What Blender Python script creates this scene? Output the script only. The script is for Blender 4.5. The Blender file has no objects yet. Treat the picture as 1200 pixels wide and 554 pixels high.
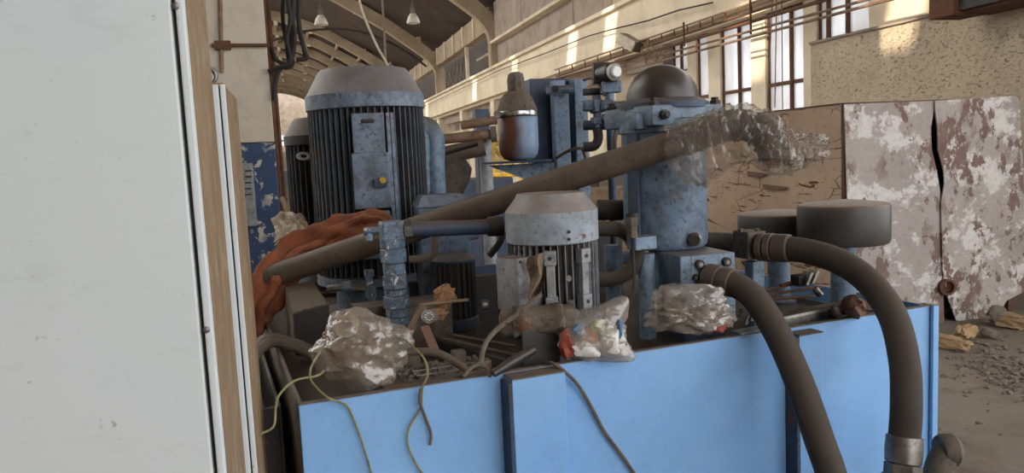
import bpy, bmesh, math, random
from mathutils import Vector as V, Matrix as M4, noise as NZ, Quaternion
random.seed(7)
S = bpy.context.scene
COL = S.collection
# ------------------------------------------------------------------ camera
F = 900.0
A_, P_, R_ = math.radians(15.5), math.radians(6.0), math.radians(2.7)
CAM = V((0, 0, 1.6))
fw = V((math.sin(A_)*math.cos(P_), math.cos(A_)*math.cos(P_), -math.sin(P_)))
r0 = V((math.cos(A_), -math.sin(A_), 0)); u0 = r0.cross(fw)
RR = r0*math.cos(R_) - u0*math.sin(R_); UU = r0*math.sin(R_) + u0*math.cos(R_)
cd = bpy.data.cameras.new('camera'); cam = bpy.data.objects.new('camera', cd); COL.objects.link(cam)
m3 = M4((RR, UU, -fw)).transposed().to_4x4(); m3.translation = CAM
cam.matrix_world = m3
cd.sensor_width = 36; cd.lens = 36*F/1200; cd.clip_start = .05; cd.clip_end = 400
S.camera = cam
# ------------------------------------------------------------------ light
wd = bpy.data.worlds.new('daylight'); S.world = wd; wd.use_nodes = True
bg = wd.node_tree.nodes['Background']; bg.inputs[0].default_value = (.97, .98, 1.0, 1); bg.inputs[1].default_value = 1.7
SUN = V((.9, .28, -.36)).normalized()
sd = bpy.data.lights.new('sun', 'SUN'); sd.energy = 3.5; sd.angle = .012; sd.color = (1, .86, .66)
so = bpy.data.objects.new('sun', sd); COL.objects.link(so); so.rotation_euler = SUN.to_track_quat('-Z', 'Y').to_euler(); so.location = (-20, 0, 20)
vs = S.view_settings; vs.view_transform = 'Standard'; vs.look = 'None'; vs.gamma = 1; vs.use_curve_mapping = False; vs.exposure = 1.05
# ------------------------------------------------------------------ pixel to place
def ray(x, y): return fw + RR*((x-600)/F) - UU*((y-277)/F)
def D(x, y, d): return CAM + ray(x, y)*d
def PZ(x, y, z): v = ray(x, y); return CAM + v*((z-CAM.z)/v.z)
def PXX(x, y, X): v = ray(x, y); return CAM + v*(X/v.x)
def PYY(x, y, Y): v = ray(x, y); return CAM + v*(Y/v.y)
T0 = PZ(350, 475, 1.0); TA = math.radians(6)
MT = M4.Translation((T0.x, T0.y, 0)) @ M4.Rotation(TA, 4, 'Z')          # tank frame: u along the front, v to the back
def T(u, v, z): return MT @ V((u, v, z))
# ------------------------------------------------------------------ materials
def lin(h):
    h = h.lstrip('#'); o = []
    for i in (0, 2, 4):
        c = int(h[i:i+2], 16)/255; o.append(c/12.92 if c <= .04045 else ((c+.055)/1.055)**2.4)
    return (*o, 1)
class N:
    def __init__(s, name):
        s.m = bpy.data.materials.new(name); s.m.use_nodes = True; s.t = s.m.node_tree
        s.b = s.t.nodes['Principled BSDF']; s.tc = s.new('ShaderNodeTexCoord'); s.geo = s.new('ShaderNodeNewGeometry')
        s.co = s.tc.outputs['Object']
    def new(s, k, **kw):
        n = s.t.nodes.new(k)
        for a, v in kw.items(): setattr(n, a, v)
        return n
    def put(s, sock, v):
        if isinstance(v, bpy.types.NodeSocket): s.t.links.new(v, sock)
        elif isinstance(v, tuple) and len(v) == 3 and sock.type == 'RGBA': sock.default_value = (*v, 1)
        else: sock.default_value = v
    def mapped(s, scale=(1, 1, 1), rot=(0, 0, 0), co=None):
        n = s.new('ShaderNodeMapping'); s.put(n.inputs[0], co or s.co); n.inputs['Scale'].default_value = scale; n.inputs['Rotation'].default_value = rot
        return n.outputs[0]
    def noise(s, scale, detail=5, rough=.6, co=None, dist=0):
        n = s.new('ShaderNodeTexNoise'); s.put(n.inputs['Vector'], co or s.co)
        n.inputs['Scale'].default_value = scale; n.inputs['Detail'].default_value = detail; n.inputs['Roughness'].default_value = rough; n.inputs['Distortion'].default_value = dist
        return n.outputs[0]
    def voro(s, scale, feature='F1', co=None, out=0):
        n = s.new('ShaderNodeTexVoronoi', feature=feature); s.put(n.inputs['Vector'], co or s.co); n.inputs['Scale'].default_value = scale
        return n.outputs[out]
    def rng(s, v, a, b, c=0., d=1.):
        n = s.new('ShaderNodeMapRange'); s.put(n.inputs[0], v)
        for i, q in enumerate((a, b, c, d)): n.inputs[i+1].default_value = q
        return n.outputs[0]
    def math(s, op, a, b=0.):
        n = s.new('ShaderNodeMath', operation=op); s.put(n.inputs[0], a); s.put(n.inputs[1], b); return n.outputs[0]
    def mix(s, f, a, b):
        n = s.new('ShaderNodeMix', data_type='RGBA'); s.put(n.inputs[0], f); s.put(n.inputs[6], a); s.put(n.inputs[7], b); return n.outputs[2]
    def xyz(s, v, i):
        n = s.new('ShaderNodeSeparateXYZ'); s.put(n.inputs[0], v); return n.outputs[i]
    def bump(s, h, st=.3, dist=.01):
        n = s.new('ShaderNodeBump'); n.inputs['Strength'].default_value = st; n.inputs['Distance'].default_value = dist; s.put(n.inputs['Height'], h)
        s.put(s.b.inputs['Normal'], n.outputs[0])
    def up(s, lo=.12, hi=.72): return s.rng(s.xyz(s.geo.outputs['Normal'], 2), lo, hi)
    def done(s, col, rough=.6, metal=0., spec=.4):
        s.put(s.b.inputs['Base Color'], col); s.put(s.b.inputs['Roughness'], rough); s.put(s.b.inputs['Metallic'], metal)
        s.b.inputs['Specular IOR Level'].default_value = spec
        return s.m
DUST = lin('5e5043')
def paint(name, c1, c2, sc=6, dust=.8, rust=.0, rustc='4a2c1c', grime=.3, rough=.55, metal=0., bump=.15, chips=0., chipc='c9c4ba', fine=60, dustc=None, spec=.35):
    n = N(name)
    c = n.mix(n.rng(n.noise(sc), .3, .7), lin(c1), lin(c2))
    if grime: c = n.mix(n.math('MULTIPLY', n.rng(n.noise(sc*2.3, 8, .7), .44, .62), min(1, grime*1.3)), c, lin('3a3129'))
    if grime: c = n.mix(n.math('MULTIPLY', n.rng(n.noise(fine, 4, .7), .55, .66), min(1, grime*1.7)), c, lin('2b2621'))
    if rust: c = n.mix(n.rng(n.noise(sc*1.3, 9, .72), .68-rust*.6, .71-rust*.55), c, n.mix(n.noise(fine), lin(rustc), lin('6b4a35')))
    if chips: c = n.mix(n.rng(n.noise(sc*1.9, 7, .7, dist=.6), .75-chips*.4, .77-chips*.4), c, lin(chipc))
    if dust: c = n.mix(n.math('MULTIPLY', n.math('MULTIPLY', n.up(), n.rng(n.noise(sc*1.6, 6), .1, .6, .55, 1.)), dust), c, dustc or DUST)
    if bump: n.bump(n.noise(fine*1.3, 6, .7), bump, .004)
    return n.done(c, rough, metal, spec)
MAT = {}
def mk(k, *a, **kw): MAT[k] = paint(k, *a, **kw)
mk('tank_blue', '72a0d2', '80aad6', 3, dust=.85, grime=.06, rough=.45, bump=.06, fine=85)
mk('blue', '586b80', '74879b', 7, dust=.85, rust=.08, grime=.42, rough=.5)
mk('pale_blue', '6d8297', '879bae', 14, dust=.8, rust=.06, grime=.3, rough=.5)
mk('chipped_blue', '55687c', '6d8094', 16, dust=.7, rust=.1, grime=.5, chips=.42, rough=.5)
mk('dark_blue', '2c3b50', '3a4c64', 6, dust=.8, rust=.12, grime=.4)
mk('motor_blue', '546478', '78838f', 6, dust=1., rust=.1, grime=.45, dustc=lin('6b5f57'))
mk('motor_grey', '82858a', '969796', 6, dust=.9, rust=.06, grime=.3)
mk('motor_cap', '858e98', '9ba2a8', 6, dust=1., dustc=lin('7d6c5f'), rust=.1, grime=.25)
mk('fin_dark', '3b4149', '535860', 6, dust=.6, rust=.12, grime=.4)
mk('fin_grey', '6d7074', '85868a', 8, dust=.7, rust=.1, grime=.35)
mk('iron', '262321', '36312d', 8, dust=.6, rust=.12, grime=.3, rough=.6)
mk('black_dome', '241f1d', '352e2a', 5, dust=.3, rust=.05, grime=.2, rough=.38, spec=.5)
mk('rubber', '312b26', '3f3730', 10, dust=.4, grime=.3, rough=.8, bump=.25, fine=120)
mk('pipe_brown', '4f4238', '5f5145', 5, dust=.45, rust=.06, grime=.3, rough=.6)
mk('steel', '8c8983', '6f6b65', 9, dust=.5, rust=.12, grime=.3, rough=.38, metal=.7)
mk('chrome', 'c8c8c6', 'b2b0ac', 9, dust=.2, grime=.1, rough=.2, metal=.95)
mk('rusty', '5a3a29', '6f4a34', 8, dust=.5, rust=.25, grime=.4, rough=.85)
mk('dirty_metal', '5d544a', '71675b', 8, dust=.7, rust=.2, grime=.5, rough=.75)
mk('sludge', '2a211a', '42352b', 9, dust=.5, dustc=lin('46382b'), grime=.5, rough=.85, bump=.6, fine=90)
mk('breather', '35322f', '44413e', 6, dust=.9, grime=.25, rough=.45, dustc=lin('7a6450'))
mk('orange', '9a5838', '7d452e', 8, dust=.2, grime=.35, rough=.95, bump=.2, fine=200)
mk('wood', '8a7358', '6f5a43', 9, dust=.3, grime=.3, rough=.85)
mk('brick', 'a58764', 'b99a72', 20, dust=.2, grime=.25, rough=.95, bump=.6)
mk('stone', '6e645a', '857a6e', 20, dust=.2, grime=.3, rough=.95, bump=.6)
mk('paper', '8a6244', '9c7657', 14, dust=.1, grime=.25, rough=.9)
mk('rag', '6c5b4a', '81705c', 20, dust=.1, grime=.4, rough=1., bump=.4, fine=150)
mk('cable_black', '1c1a19', '2a2724', 9, dust=.5, grime=.2, rough=.7)
mk('cable_grey', '6a5d4f', '564a3f', 9, dust=.3, grime=.2, rough=.7)
mk('knob_white', 'e4e4e0', 'd5d5d0', 9, dust=.1, grime=.05, rough=.4)
mk('yellow', 'b8942f', 'c7a43c', 5, dust=.3, grime=.3)
mk('cream_metal', 'c9bca6', 'b9ac97', 4, dust=.3, grime=.2)
mk('lampwhite', 'c9c0b2', 'b5ab9c', 9, dust=.4, grime=.15, rough=.35)
mk('conduit', '8a6f58', '745a45', 5, dust=.3, rust=.15, grime=.3)
for k, c in (('red_print', '96483a'), ('blue_print', '55789f'), ('green_print', 'a3ab6c'), ('white_print', 'd8d6cf'), ('orange_print', 'b07a50')):
    mk(k, c, c, 9, dust=.0, grime=.1, rough=.45, bump=0)
def m_cabinet():
    n = N('cabinet_paint')
    c = n.mix(n.rng(n.noise(2.2, 5), .3, .7), lin('c3cacc'), lin('cbcdce'))
    c = n.mix(n.math('MULTIPLY', n.rng(n.noise(3.5, 6, .65, dist=.8), .45, .7), .35), c, lin('c6cbbf'))
    sm = n.noise(5, 9, .75, n.mapped((1, 1, 2.5), (0, math.radians(25), 0)))
    c = n.mix(n.math('MULTIPLY', n.rng(sm, .54, .76), .3), c, lin('8f8c88'))
    c = n.mix(n.math('MULTIPLY', n.rng(n.noise(26, 5, .7), .66, .72), .65), c, lin('77736d'))
    c = n.mix(n.math('MULTIPLY', n.rng(n.noise(120, 3, .6), .66, .75), .35), c, lin('8d8983'))
    n.bump(n.noise(60, 4), .05, .003); return n.done(c, .5)
MAT['cabinet'] = m_cabinet()
def m_side():
    n = N('cabinet_side_grime')
    c = n.mix(n.rng(n.noise(3, 6, .6, n.mapped((6, 6, .7))), .3, .7), lin('8d7659'), lin('6f5941'))
    c = n.mix(n.math('MULTIPLY', n.rng(n.noise(14, 6), .5, .7), .4), c, lin('a89b86')); return n.done(c, .8)
MAT['cab_side'] = m_side()
def m_concrete(name, a, b, stain, sc=1., bstr=.3, st=.5, cracks=0., fine=30):
    n = N(name)
    c = n.mix(n.rng(n.noise(1.3*sc, 6), .3, .7), lin(a), lin(b))
    c = n.mix(n.math('MULTIPLY', n.rng(n.noise(2.3*sc, 9, .72), .48, .7), st), c, lin(stain))
    c = n.mix(n.math('MULTIPLY', n.rng(n.noise(fine, 5, .7), .58, .7), st*.8), c, lin(stain))
    if cracks:
        d = n.voro(1.1*sc, 'DISTANCE_TO_EDGE', n.mapped((1, 1, 1)))
        c = n.mix(n.math('MULTIPLY', n.rng(d, .0, .012, 1., 0.), cracks), c, lin('3b2f26'))
    n.bump(n.noise(fine, 8, .7), bstr, .02); return n.done(c, .9, 0, .2)
MAT['cream'] = m_concrete('cream_plaster', 'd6c9b2', 'c6b9a2', '8f7a60', .8, .2, .5)
MAT['beam'] = m_concrete('cream_beam_plaster', 'ded1ba', 'd0c2aa', '9b866b', .5, .2, .45)
MAT['column'] = m_concrete('whitewashed_column', 'c9bfae', 'bcb1a0', '8e8272', 2.2, .2, .4)
MAT['conc_grey'] = m_concrete('weathered_concrete', 'a3968a', '8d8175', '5c5147', .7, .3, .6)
MAT['arch'] = m_concrete('arch_concrete', 'a89882', '94846f', '63543f', .6, .2, .5)
MAT['roof'] = m_concrete('dark_roof_board', '4c4037', '3d332c', '292320', .5, .2, .5)
def m_plaster():
    n = N('rough_plaster')
    c = n.mix(n.rng(n.noise(1.5, 5), .3, .7), lin('d0c0a8'), lin('bfaf99'))
    h = n.noise(9, 12, .78); pit = n.rng(n.noise(22, 9, .75, n.mapped((1, .7, 1.5)), .6), .56, .66)
    c = n.mix(n.math('MULTIPLY', pit, .5), c, lin('7c6c5c'))
    c = n.mix(n.math('MULTIPLY', n.rng(n.noise(3.5, 9, .7), .56, .68), .3), c, lin('8a7866'))
    n.bump(n.math('SUBTRACT', h, n.math('MULTIPLY', pit, .5)), .9, .05); return n.done(c, .95, 0, .15)
MAT['plaster'] = m_plaster()
def m_peel(name):
    n = N(name)
    rustm = n.mix(n.rng(n.noise(8, 6), .3, .7), lin('6a5049'), lin('7d6860'))
    c = n.mix(n.rng(n.noise(1.6, 5), .35, .65), lin('988d87'), lin('a69c95'))
    wh = n.noise(2.4, 11, .74, n.mapped((1, 1, 1.2), (0, .4, 0))); c = n.mix(n.rng(wh, .515, .555), c, lin('c8c3bd'))
    peel = n.noise(2.1, 12, .72, n.mapped((1.1, 1, .8), (0, -.2, .7))); c = n.mix(n.rng(peel, .545, .56), c, rustm)
    p2 = n.noise(7, 9, .7, n.mapped((1, 1, .7))); c = n.mix(n.math('MULTIPLY', n.rng(p2, .56, .575), n.rng(n.noise(1.2, 3), .45, .55)), c, rustm)
    c = n.mix(n.math('MULTIPLY', n.rng(n.noise(16, 7, .75), .5, .66), .3), c, lin('6d5f57'))
    n.bump(n.math('SUBTRACT', n.math('MULTIPLY', n.noise(22), .3), n.rng(peel, .54, .565)), .4, .006)
    return n.done(c, .7, 0, .3)
MAT['peel'] = m_peel('peeling_paint_sheet')
def m_flank():
    n = N('rust_streaked_sheet')
    c = n.mix(n.rng(n.noise(2, 6), .3, .7), lin('a8937e'), lin('957f6c'))
    st = n.noise(3.2, 9, .7, n.mapped((1, .7, 4.5)), .5)
    c = n.mix(n.rng(st, .585, .61), c, lin('4e2c20'))
    cr = n.voro(2.6, 'DISTANCE_TO_EDGE', n.mapped((1, 1, 2.6), (0, 0, .2)))
    pat = n.rng(n.noise(1.1, 3), .53, .58)
    c = n.mix(n.math('MULTIPLY', n.rng(cr, .0, .025, 1, 0), pat), c, lin('453024'))
    c = n.mix(n.math('MULTIPLY', n.rng(n.noise(16, 6), .55, .7), .4), c, lin('6a5848'))
    n.bump(st, .3, .01); return n.done(c, .85, 0, .2)
MAT['flank'] = m_flank()
def m_floor():
    n = N('dusty_floor')
    c = n.mix(n.rng(n.noise(.7, 6), .35, .65), lin('8d8377'), lin('7a7065'))
    c = n.mix(n.math('MULTIPLY', n.rng(n.noise(2.2, 9, .7), .5, .66), .7), c, lin('655649'))
    c = n.mix(n.math('MULTIPLY', n.rng(n.noise(1.3, 7, .65, n.mapped((1, 1, 1), (0, 0, 1))), .56, .66), .6), c, lin('7a5d50'))
    c = n.mix(n.math('MULTIPLY', n.rng(n.noise(25, 6, .7), .58, .7), .5), c, lin('4f463d'))
    c = n.mix(n.math('MULTIPLY', n.rng(n.noise(40, 4, .7), .64, .72), .6), c, lin('aaa091'))
    n.bump(n.noise(12, 10, .75), .6, .03); return n.done(c, .95, 0, .15)
MAT['floor'] = m_floor()
def m_bluecol():
    n = N('chipped_blue_dado')
    c = n.mix(n.rng(n.noise(3, 5), .3, .7), lin('33496b'), lin('2a3d5b'))
    m = n.math('MULTIPLY', n.rng(n.noise(9, 8, .65, dist=.7), .56, .575), n.rng(n.noise(2.2, 3), .45, .52))
    c = n.mix(m, c, lin('b9b2a6')); n.bump(m, .4, .004); return n.done(c, .6)
MAT['blue_dado'] = m_bluecol()
def m_stain_acc():
    n = N('accumulator_paint')
    x = n.xyz(n.co, 0); w = n.math('ADD', x, n.math('MULTIPLY', n.math('SUBTRACT', n.noise(9, 6), .5), .12))
    c = n.mix(n.rng(w, -.055, .0), lin('5f3a2e'), n.mix(n.noise(12), lin('68819b'), lin('8399af')))
    c = n.mix(n.math('MULTIPLY', n.rng(n.noise(30, 6), .55, .7), .4), c, lin('4a3a33')); return n.done(c, .4)
MAT['acc'] = m_stain_acc()
def m_glass(name='frosted_pane'):
    n = N(name); t = n.t
    tr = n.new('ShaderNodeBsdfTransparent'); tl = n.new('ShaderNodeBsdfTranslucent'); mx = n.new('ShaderNodeMixShader'); m2 = n.new('ShaderNodeMixShader')
    d = n.mix(n.rng(n.noise(1.2, 6, .6, n.mapped((1, 1, .6))), .35, .7), (.72, .72, .73), (.5, .49, .48))
    n.put(tl.inputs[0], d); n.put(tr.inputs[0], d); mx.inputs[0].default_value = .55
    t.links.new(tr.outputs[0], mx.inputs[1]); t.links.new(tl.outputs[0], mx.inputs[2])
    n.b.inputs['Base Color'].default_value = (.6, .6, .6, 1); n.b.inputs['Roughness'].default_value = .2
    m2.inputs[0].default_value = .12; t.links.new(mx.outputs[0], m2.inputs[1]); t.links.new(n.b.outputs[0], m2.inputs[2])
    t.links.new(m2.outputs[0], t.nodes['Material Output'].inputs[0]); return n.m
MAT['pane'] = m_glass()
def m_film(name, fac, col):
    n = N(name); t = n.t
    tr = n.new('ShaderNodeBsdfTransparent'); tr.inputs[0].default_value = (.95, .93, .9, 1); mx = n.new('ShaderNodeMixShader'); ad = n.new('ShaderNodeMixShader')
    n.b.inputs['Base Color'].default_value = lin(col); n.b.inputs['Roughness'].default_value = .16; n.b.inputs['Specular IOR Level'].default_value = 1.0
    gl = n.new('ShaderNodeBsdfGlossy'); gl.inputs['Roughness'].default_value = .12; gl.inputs['Color'].default_value = (.95, .95, .95, 1)
    n.bump(n.noise(30, 3, .5, n.mapped((1, 1, .45)), 1.2), .35, .012)
    n.t.links.new(n.b.inputs['Normal'].links[0].from_socket, gl.inputs['Normal'])
    n.put(mx.inputs[0], n.rng(n.noise(9, 6, .65), .35, .65, fac-.16, fac+.16))
    t.links.new(tr.outputs[0], mx.inputs[1]); t.links.new(n.b.outputs[0], mx.inputs[2])
    ad.inputs[0].default_value = .04; t.links.new(mx.outputs[0], ad.inputs[1]); t.links.new(gl.outputs[0], ad.inputs[2])
    t.links.new(ad.outputs[0], t.nodes['Material Output'].inputs[0]); return n.m
MAT['film'] = m_film('clear_film', .30, '9a9086')
MAT['bag'] = m_film('dusty_bag_film', .52, '9c8f82')
MAT['bag_clear'] = m_film('clear_bag_film', .46, 'a89e94')
def m_sky():
    n = N('added_skylight_glass'); tl = n.new('ShaderNodeBsdfTranslucent'); tl.inputs[0].default_value = (.9, .9, .88, 1); n.t.links.new(tl.outputs[0], n.t.nodes['Material Output'].inputs[0]); return n.m
MAT['added_skylight'] = m_sky()  # for unseen roof panes added to light the hall
MAT['wire'] = paint('green_yellow_wire', '948a5c', '6f7350', 30, dust=.2, grime=.2, rough=.5, bump=0)
# ------------------------------------------------------------------ mesh building
ORG = {}
class B:
    def __init__(s, M=None): s.bm = bmesh.new(); s.M = M or M4.Identity(4)
    def _new(s, before):
        return [v for v in s.bm.verts if v.index == -1 or v not in before]
    def verts_faces(s, vs, fs, L=None):
        L = s.M @ (L or M4.Identity(4))
        nv = [s.bm.verts.new(L @ V(v)) for v in vs]
        for f in fs:
            try: s.bm.faces.new([nv[i] for i in f])
            except ValueError: pass
        return s
    def box(s, c, d, rot=None, bev=0., L=None):
        t = bmesh.new(); bmesh.ops.create_cube(t, size=1)
        bmesh.ops.scale(t, vec=d, verts=t.verts)
        if bev: bmesh.ops.bevel(t, geom=t.edges[:], offset=min(bev, min(d)*.45), segments=2, profile=.6, affect='EDGES')
        m = M4.Translation(c)
        if rot is not None: m = m @ (rot.to_matrix().to_4x4() if isinstance(rot, Quaternion) else M4.Rotation(rot, 4, 'Z') if isinstance(rot, (int, float)) else rot)
        s.add(t, (L or M4.Identity(4)) @ m); return s
    def add(s, t, m):
        t.verts.ensure_lookup_table(); t.verts.index_update()
        s.verts_faces([v.co.copy() for v in t.verts], [[v.index for v in f.verts] for f in t.faces], m); t.free()
    def lathe(s, prof, n=24, o=(0, 0, 0), ax=(0, 0, 1), ph=0):
        q = V((0, 0, 1)).rotation_difference(V(ax).normalized()).to_matrix().to_4x4(); m = M4.Translation(o) @ q
        vs, fs = [], []
        for r, z in prof:
            for k in range(n):
                a = 2*math.pi*k/n+ph; vs.append((r*math.cos(a), r*math.sin(a), z))
        for i in range(len(prof)-1):
            for k in range(n): fs.append((i*n+k, i*n+(k+1) % n, (i+1)*n+(k+1) % n, (i+1)*n+k))
        fs.append(tuple(range(n))[::-1]); fs.append(tuple((len(prof)-1)*n+k for k in range(n)))
        return s.verts_faces(vs, fs, m)
    def cyl(s, a, b, r, r2=None, n=20, bev=0., ph=0):
        a, b = V(a), V(b); L = (b-a).length; r2 = r if r2 is None else r2
        p = [(r, 0), (r2, L)] if not bev else [(r-bev, 0), (r, bev), (r2, L-bev), (r2-bev, L)]
        return s.lathe(p, n, a, b-a, ph)
    def tube(s, pts, r, n=12, sm=6, rs=None):
        P = [V(p) for p in pts]
        if sm > 1 and len(P) > 2:
            Q = []; RS = []
            for i in range(len(P)-1):
                p0, p1, p2, p3 = P[max(i-1, 0)], P[i], P[i+1], P[min(i+2, len(P)-1)]
                for k in range(sm):
                    t = k/sm
                    Q.append(.5*((2*p1)+(p2-p0)*t+(2*p0-5*p1+4*p2-p3)*t*t+(3*p1-p0-3*p2+p3)*t**3))
                    if rs: RS.append(rs[i]*(1-t)+rs[i+1]*t)
            Q.append(P[-1]); RS.append(rs[-1] if rs else 0); P = Q; rs = RS if rs else None
        vs, fs = [], []; nrm = None
        for i, p in enumerate(P):
            d = (P[min(i+1, len(P)-1)]-P[max(i-1, 0)]).normalized()
            if nrm is None: nrm = d.orthogonal().normalized()
            nrm = (nrm-d*nrm.dot(d)).normalized(); b = d.cross(nrm); rr = rs[i] if rs else r
            for k in range(n):
                a = 2*math.pi*k/n; vs.append(p+nrm*(rr*math.cos(a))+b*(rr*math.sin(a)))
        for i in range(len(P)-1):
            for k in range(n): fs.append((i*n+k, i*n+(k+1) % n, (i+1)*n+(k+1) % n, (i+1)*n+k))
        fs.append(tuple(range(n))[::-1]); fs.append(tuple((len(P)-1)*n+k for k in range(n)))
        return s.verts_faces(vs, fs)
    def prism(s, poly, h, L=None):
        n = len(poly); vs = [(x, y, 0) for x, y in poly]+[(x, y, h) for x, y in poly]
        fs = [tuple(range(n))[::-1], tuple(range(n, 2*n))]+[(i, (i+1) % n, n+(i+1) % n, n+i) for i in range(n)]
        return s.verts_faces(vs, fs, L)
    def slab(s, a, b, c, d, th):                      # four-cornered plate given by world points, th along its normal
        a, b, c, d = map(V, (a, b, c, d)); nn = (b-a).cross(d-a).normalized()*th
        return s.verts_faces([a, b, c, d, a+nn, b+nn, c+nn, d+nn], [(3, 2, 1, 0), (4, 5, 6, 7), (0, 1, 5, 4), (1, 2, 6, 5), (2, 3, 7, 6), (3, 0, 4, 7)])
    def grid(s, fn, nu, nv, closeu=False):
        vs = [fn(i/(nu if closeu else nu-1), j/(nv-1)) for j in range(nv) for i in range(nu)]
        fs = [(j*nu+i, j*nu+(i+1) % nu, (j+1)*nu+(i+1) % nu, (j+1)*nu+i) for j in range(nv-1) for i in range(nu if closeu else nu-1)]
        return s.verts_faces(vs, fs)
    def build(s, name, mat, parent=None, smooth=35, label=None, kind=None, cat=None, group=None):
        bmesh.ops.recalc_face_normals(s.bm, faces=s.bm.faces[:])
        me = bpy.data.meshes.new(name)
        co = [v.co for v in s.bm.verts]
        if parent is not None: off = ORG[parent.name]
        else:
            xs = [c.x for c in co]; ys = [c.y for c in co]; zs = [c.z for c in co]
            off = V(((min(xs)+max(xs))/2, (min(ys)+max(ys))/2, min(zs)))
        for v in s.bm.verts: v.co -= off
        if smooth:
            for f in s.bm.faces: f.smooth = True
        s.bm.to_mesh(me); s.bm.free()
        if smooth: me.set_sharp_from_angle(angle=math.radians(smooth))
        me.materials.append(MAT[mat])
        o = bpy.data.objects.new(name, me); COL.objects.link(o)
        if parent is not None: o.parent = parent
        else: o.location = off
        ORG[o.name] = off
        if label: o['label'] = label
        if kind: o['kind'] = kind
        if cat: o['category'] = cat
        if group: o['group'] = group
        return o
def thing(name, label, cat, base, group=None, kind=None):
    o = bpy.data.objects.new(name, None); COL.objects.link(o); o.location = V(base); o.empty_display_size = .05
    ORG[o.name] = V(base)
    if kind: o['kind'] = kind
    else: o['label'] = label; o['category'] = cat
    if group: o['group'] = group
    return o
def put_copy(o, delta):                                # copy of a part moved by delta under the same parent
    c = o.copy(); COL.objects.link(c); c.location = o.location+V(delta); return c
def XF(p, yaw=0): return M4.Translation(p) @ M4.Rotation(yaw, 4, 'Z')
CAMYAW = -A_                                           # a box turned by this faces the viewer's heading
# ================================================================== the hall
fl = B().box((-1, 51, -.1), (30, 122, .2)); fl.build('floor', 'floor', kind='structure')
# ---- roof: haunched arch ribs carrying dark boards
RP = [(7.8, 5.02), (7.8, 6.1), (7.77, 6.35), (7.68, 6.6), (7.5, 6.84), (7.2, 7.12), (6.8, 7.42), (6.3, 7.78), (5.2, 8.55), (3.9, 9.35), (2.5, 10.15), (.8, 10.85), (-.7, 11.25), (-2, 11.35)]
def sym(P): return P + [(-4-x, z) for x, z in P[-2::-1]]
SOFF = sym(RP)
ROOF = sym([(8.6, 7.5), (7.4, 8.15), (6.2, 8.85), (5., 9.5), (3.8, 10.15), (2.5, 10.8), (1.2, 11.35), (-.4, 11.8), (-2, 11.95)])
ceil = thing('ceiling', '', '', (-2, 30, 11.3), kind='structure')
RIBY = [-5.8, 6.2, 18.2, 30.2, 42.3, 54.3] + [60+6*k for k in range(9)]
for Y in RIBY:
    b = B(); w = .2; n = len(SOFF); vs = []
    for (x, z) in SOFF:
        cx, cz = (-2-x), (9-z); t_ = max(-1, min(1, (x+2)/9.8)); ox = .5*t_**3; dz = .62*(1-.6*abs(t_)**8)
        vs += [(x, Y-w, z), (x, Y+w, z), (x+ox, Y+w, z+dz), (x+ox, Y-w, z+dz)]
    fs = []
    for i in range(n-1):
        for k in range(4): fs.append((i*4+k, i*4+(k+1) % 4, i*4+4+(k+1) % 4, i*4+4+k))
    fs += [(0, 1, 2, 3), ((n-1)*4+3, (n-1)*4+2, (n-1)*4+1, (n-1)*4)]
    b.verts_faces(vs, fs); b.build('arch_rib', 'arch', ceil)
def roofz(x):
    for (a, za), (c, zc) in zip(ROOF, ROOF[1:]):
        if c <= x <= a: return za+(zc-za)*(a-x)/(a-c)
    return 0
HOLES = []
for (x, y, z) in ((7.65, 32.3, 4.55), (7.65, 44.6, 4.6), (7.65, 20.3, 4.6), (7.65, 17.6, 4.7), (8, 12.2, 2.9), (8, 51, 4.4), (7.65, 26.0, 4.9), (8, 33.8, 2.2), (8, 24, 1.8), (8., 8.6, 3.4)):
    p = V((x, y, z))
    for k in range(4000):
        p = p-SUN*.01
        if p.z > roofz(p.x) and p.x < 5: HOLES.append((p.x, p.y)); break
for (a, za), (c, zc) in zip(ROOF, ROOF[1:]):
    for y0, y1 in zip(RIBY, RIBY[1:]):
        cuts = sorted([(hy-.35, hy+.35) for hx, hy in HOLES if c <= hx <= a and y0 < hy < y1]); segs = []; s_ = y0
        for q0, q1 in cuts: segs.append((s_, q0)); s_ = q1
        segs.append((s_, y1))
        for q0, q1 in segs:
            if q1-q0 < .2: continue
            B().slab((a+.01, q0, za), (c, q0, zc), (c, q1, zc), (a+.01, q1, za), -.06).build(*(('added_skylight_pane', 'added_skylight') if -10 < (a+c)/2 < -3.5 and q0 > 6 else ('roof_board', 'roof')), ceil, smooth=0)  # unseen translucent panes added on the left slope to brighten the hall
# purlins with brackets between the far ribs
pb = None
for (x, z) in ((6.9, 8.3), (5.2, 9.2), (3.6, 10.05), (1.6, 10.95), (-.6, 11.5)):
    B().box((x, 80, z), (.16, 52, .2)).build('purlin', 'arch', ceil, smooth=0)
    for Y in RIBY[4:12]:
        if pb is None:
            pb = B().prism([(0, 0), (.9, .0), (0, -.55)], .22, M4.Translation((x, Y, z-.05)) @ M4.Rotation(math.pi/2, 4, 'Z') @ M4.Rotation(math.pi/2, 4, 'X')).build('bracket', 'cream', ceil, smooth=0); p00 = V((x, Y, z))
        else: put_copy(pb, V((x, Y, z))-p00)
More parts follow.
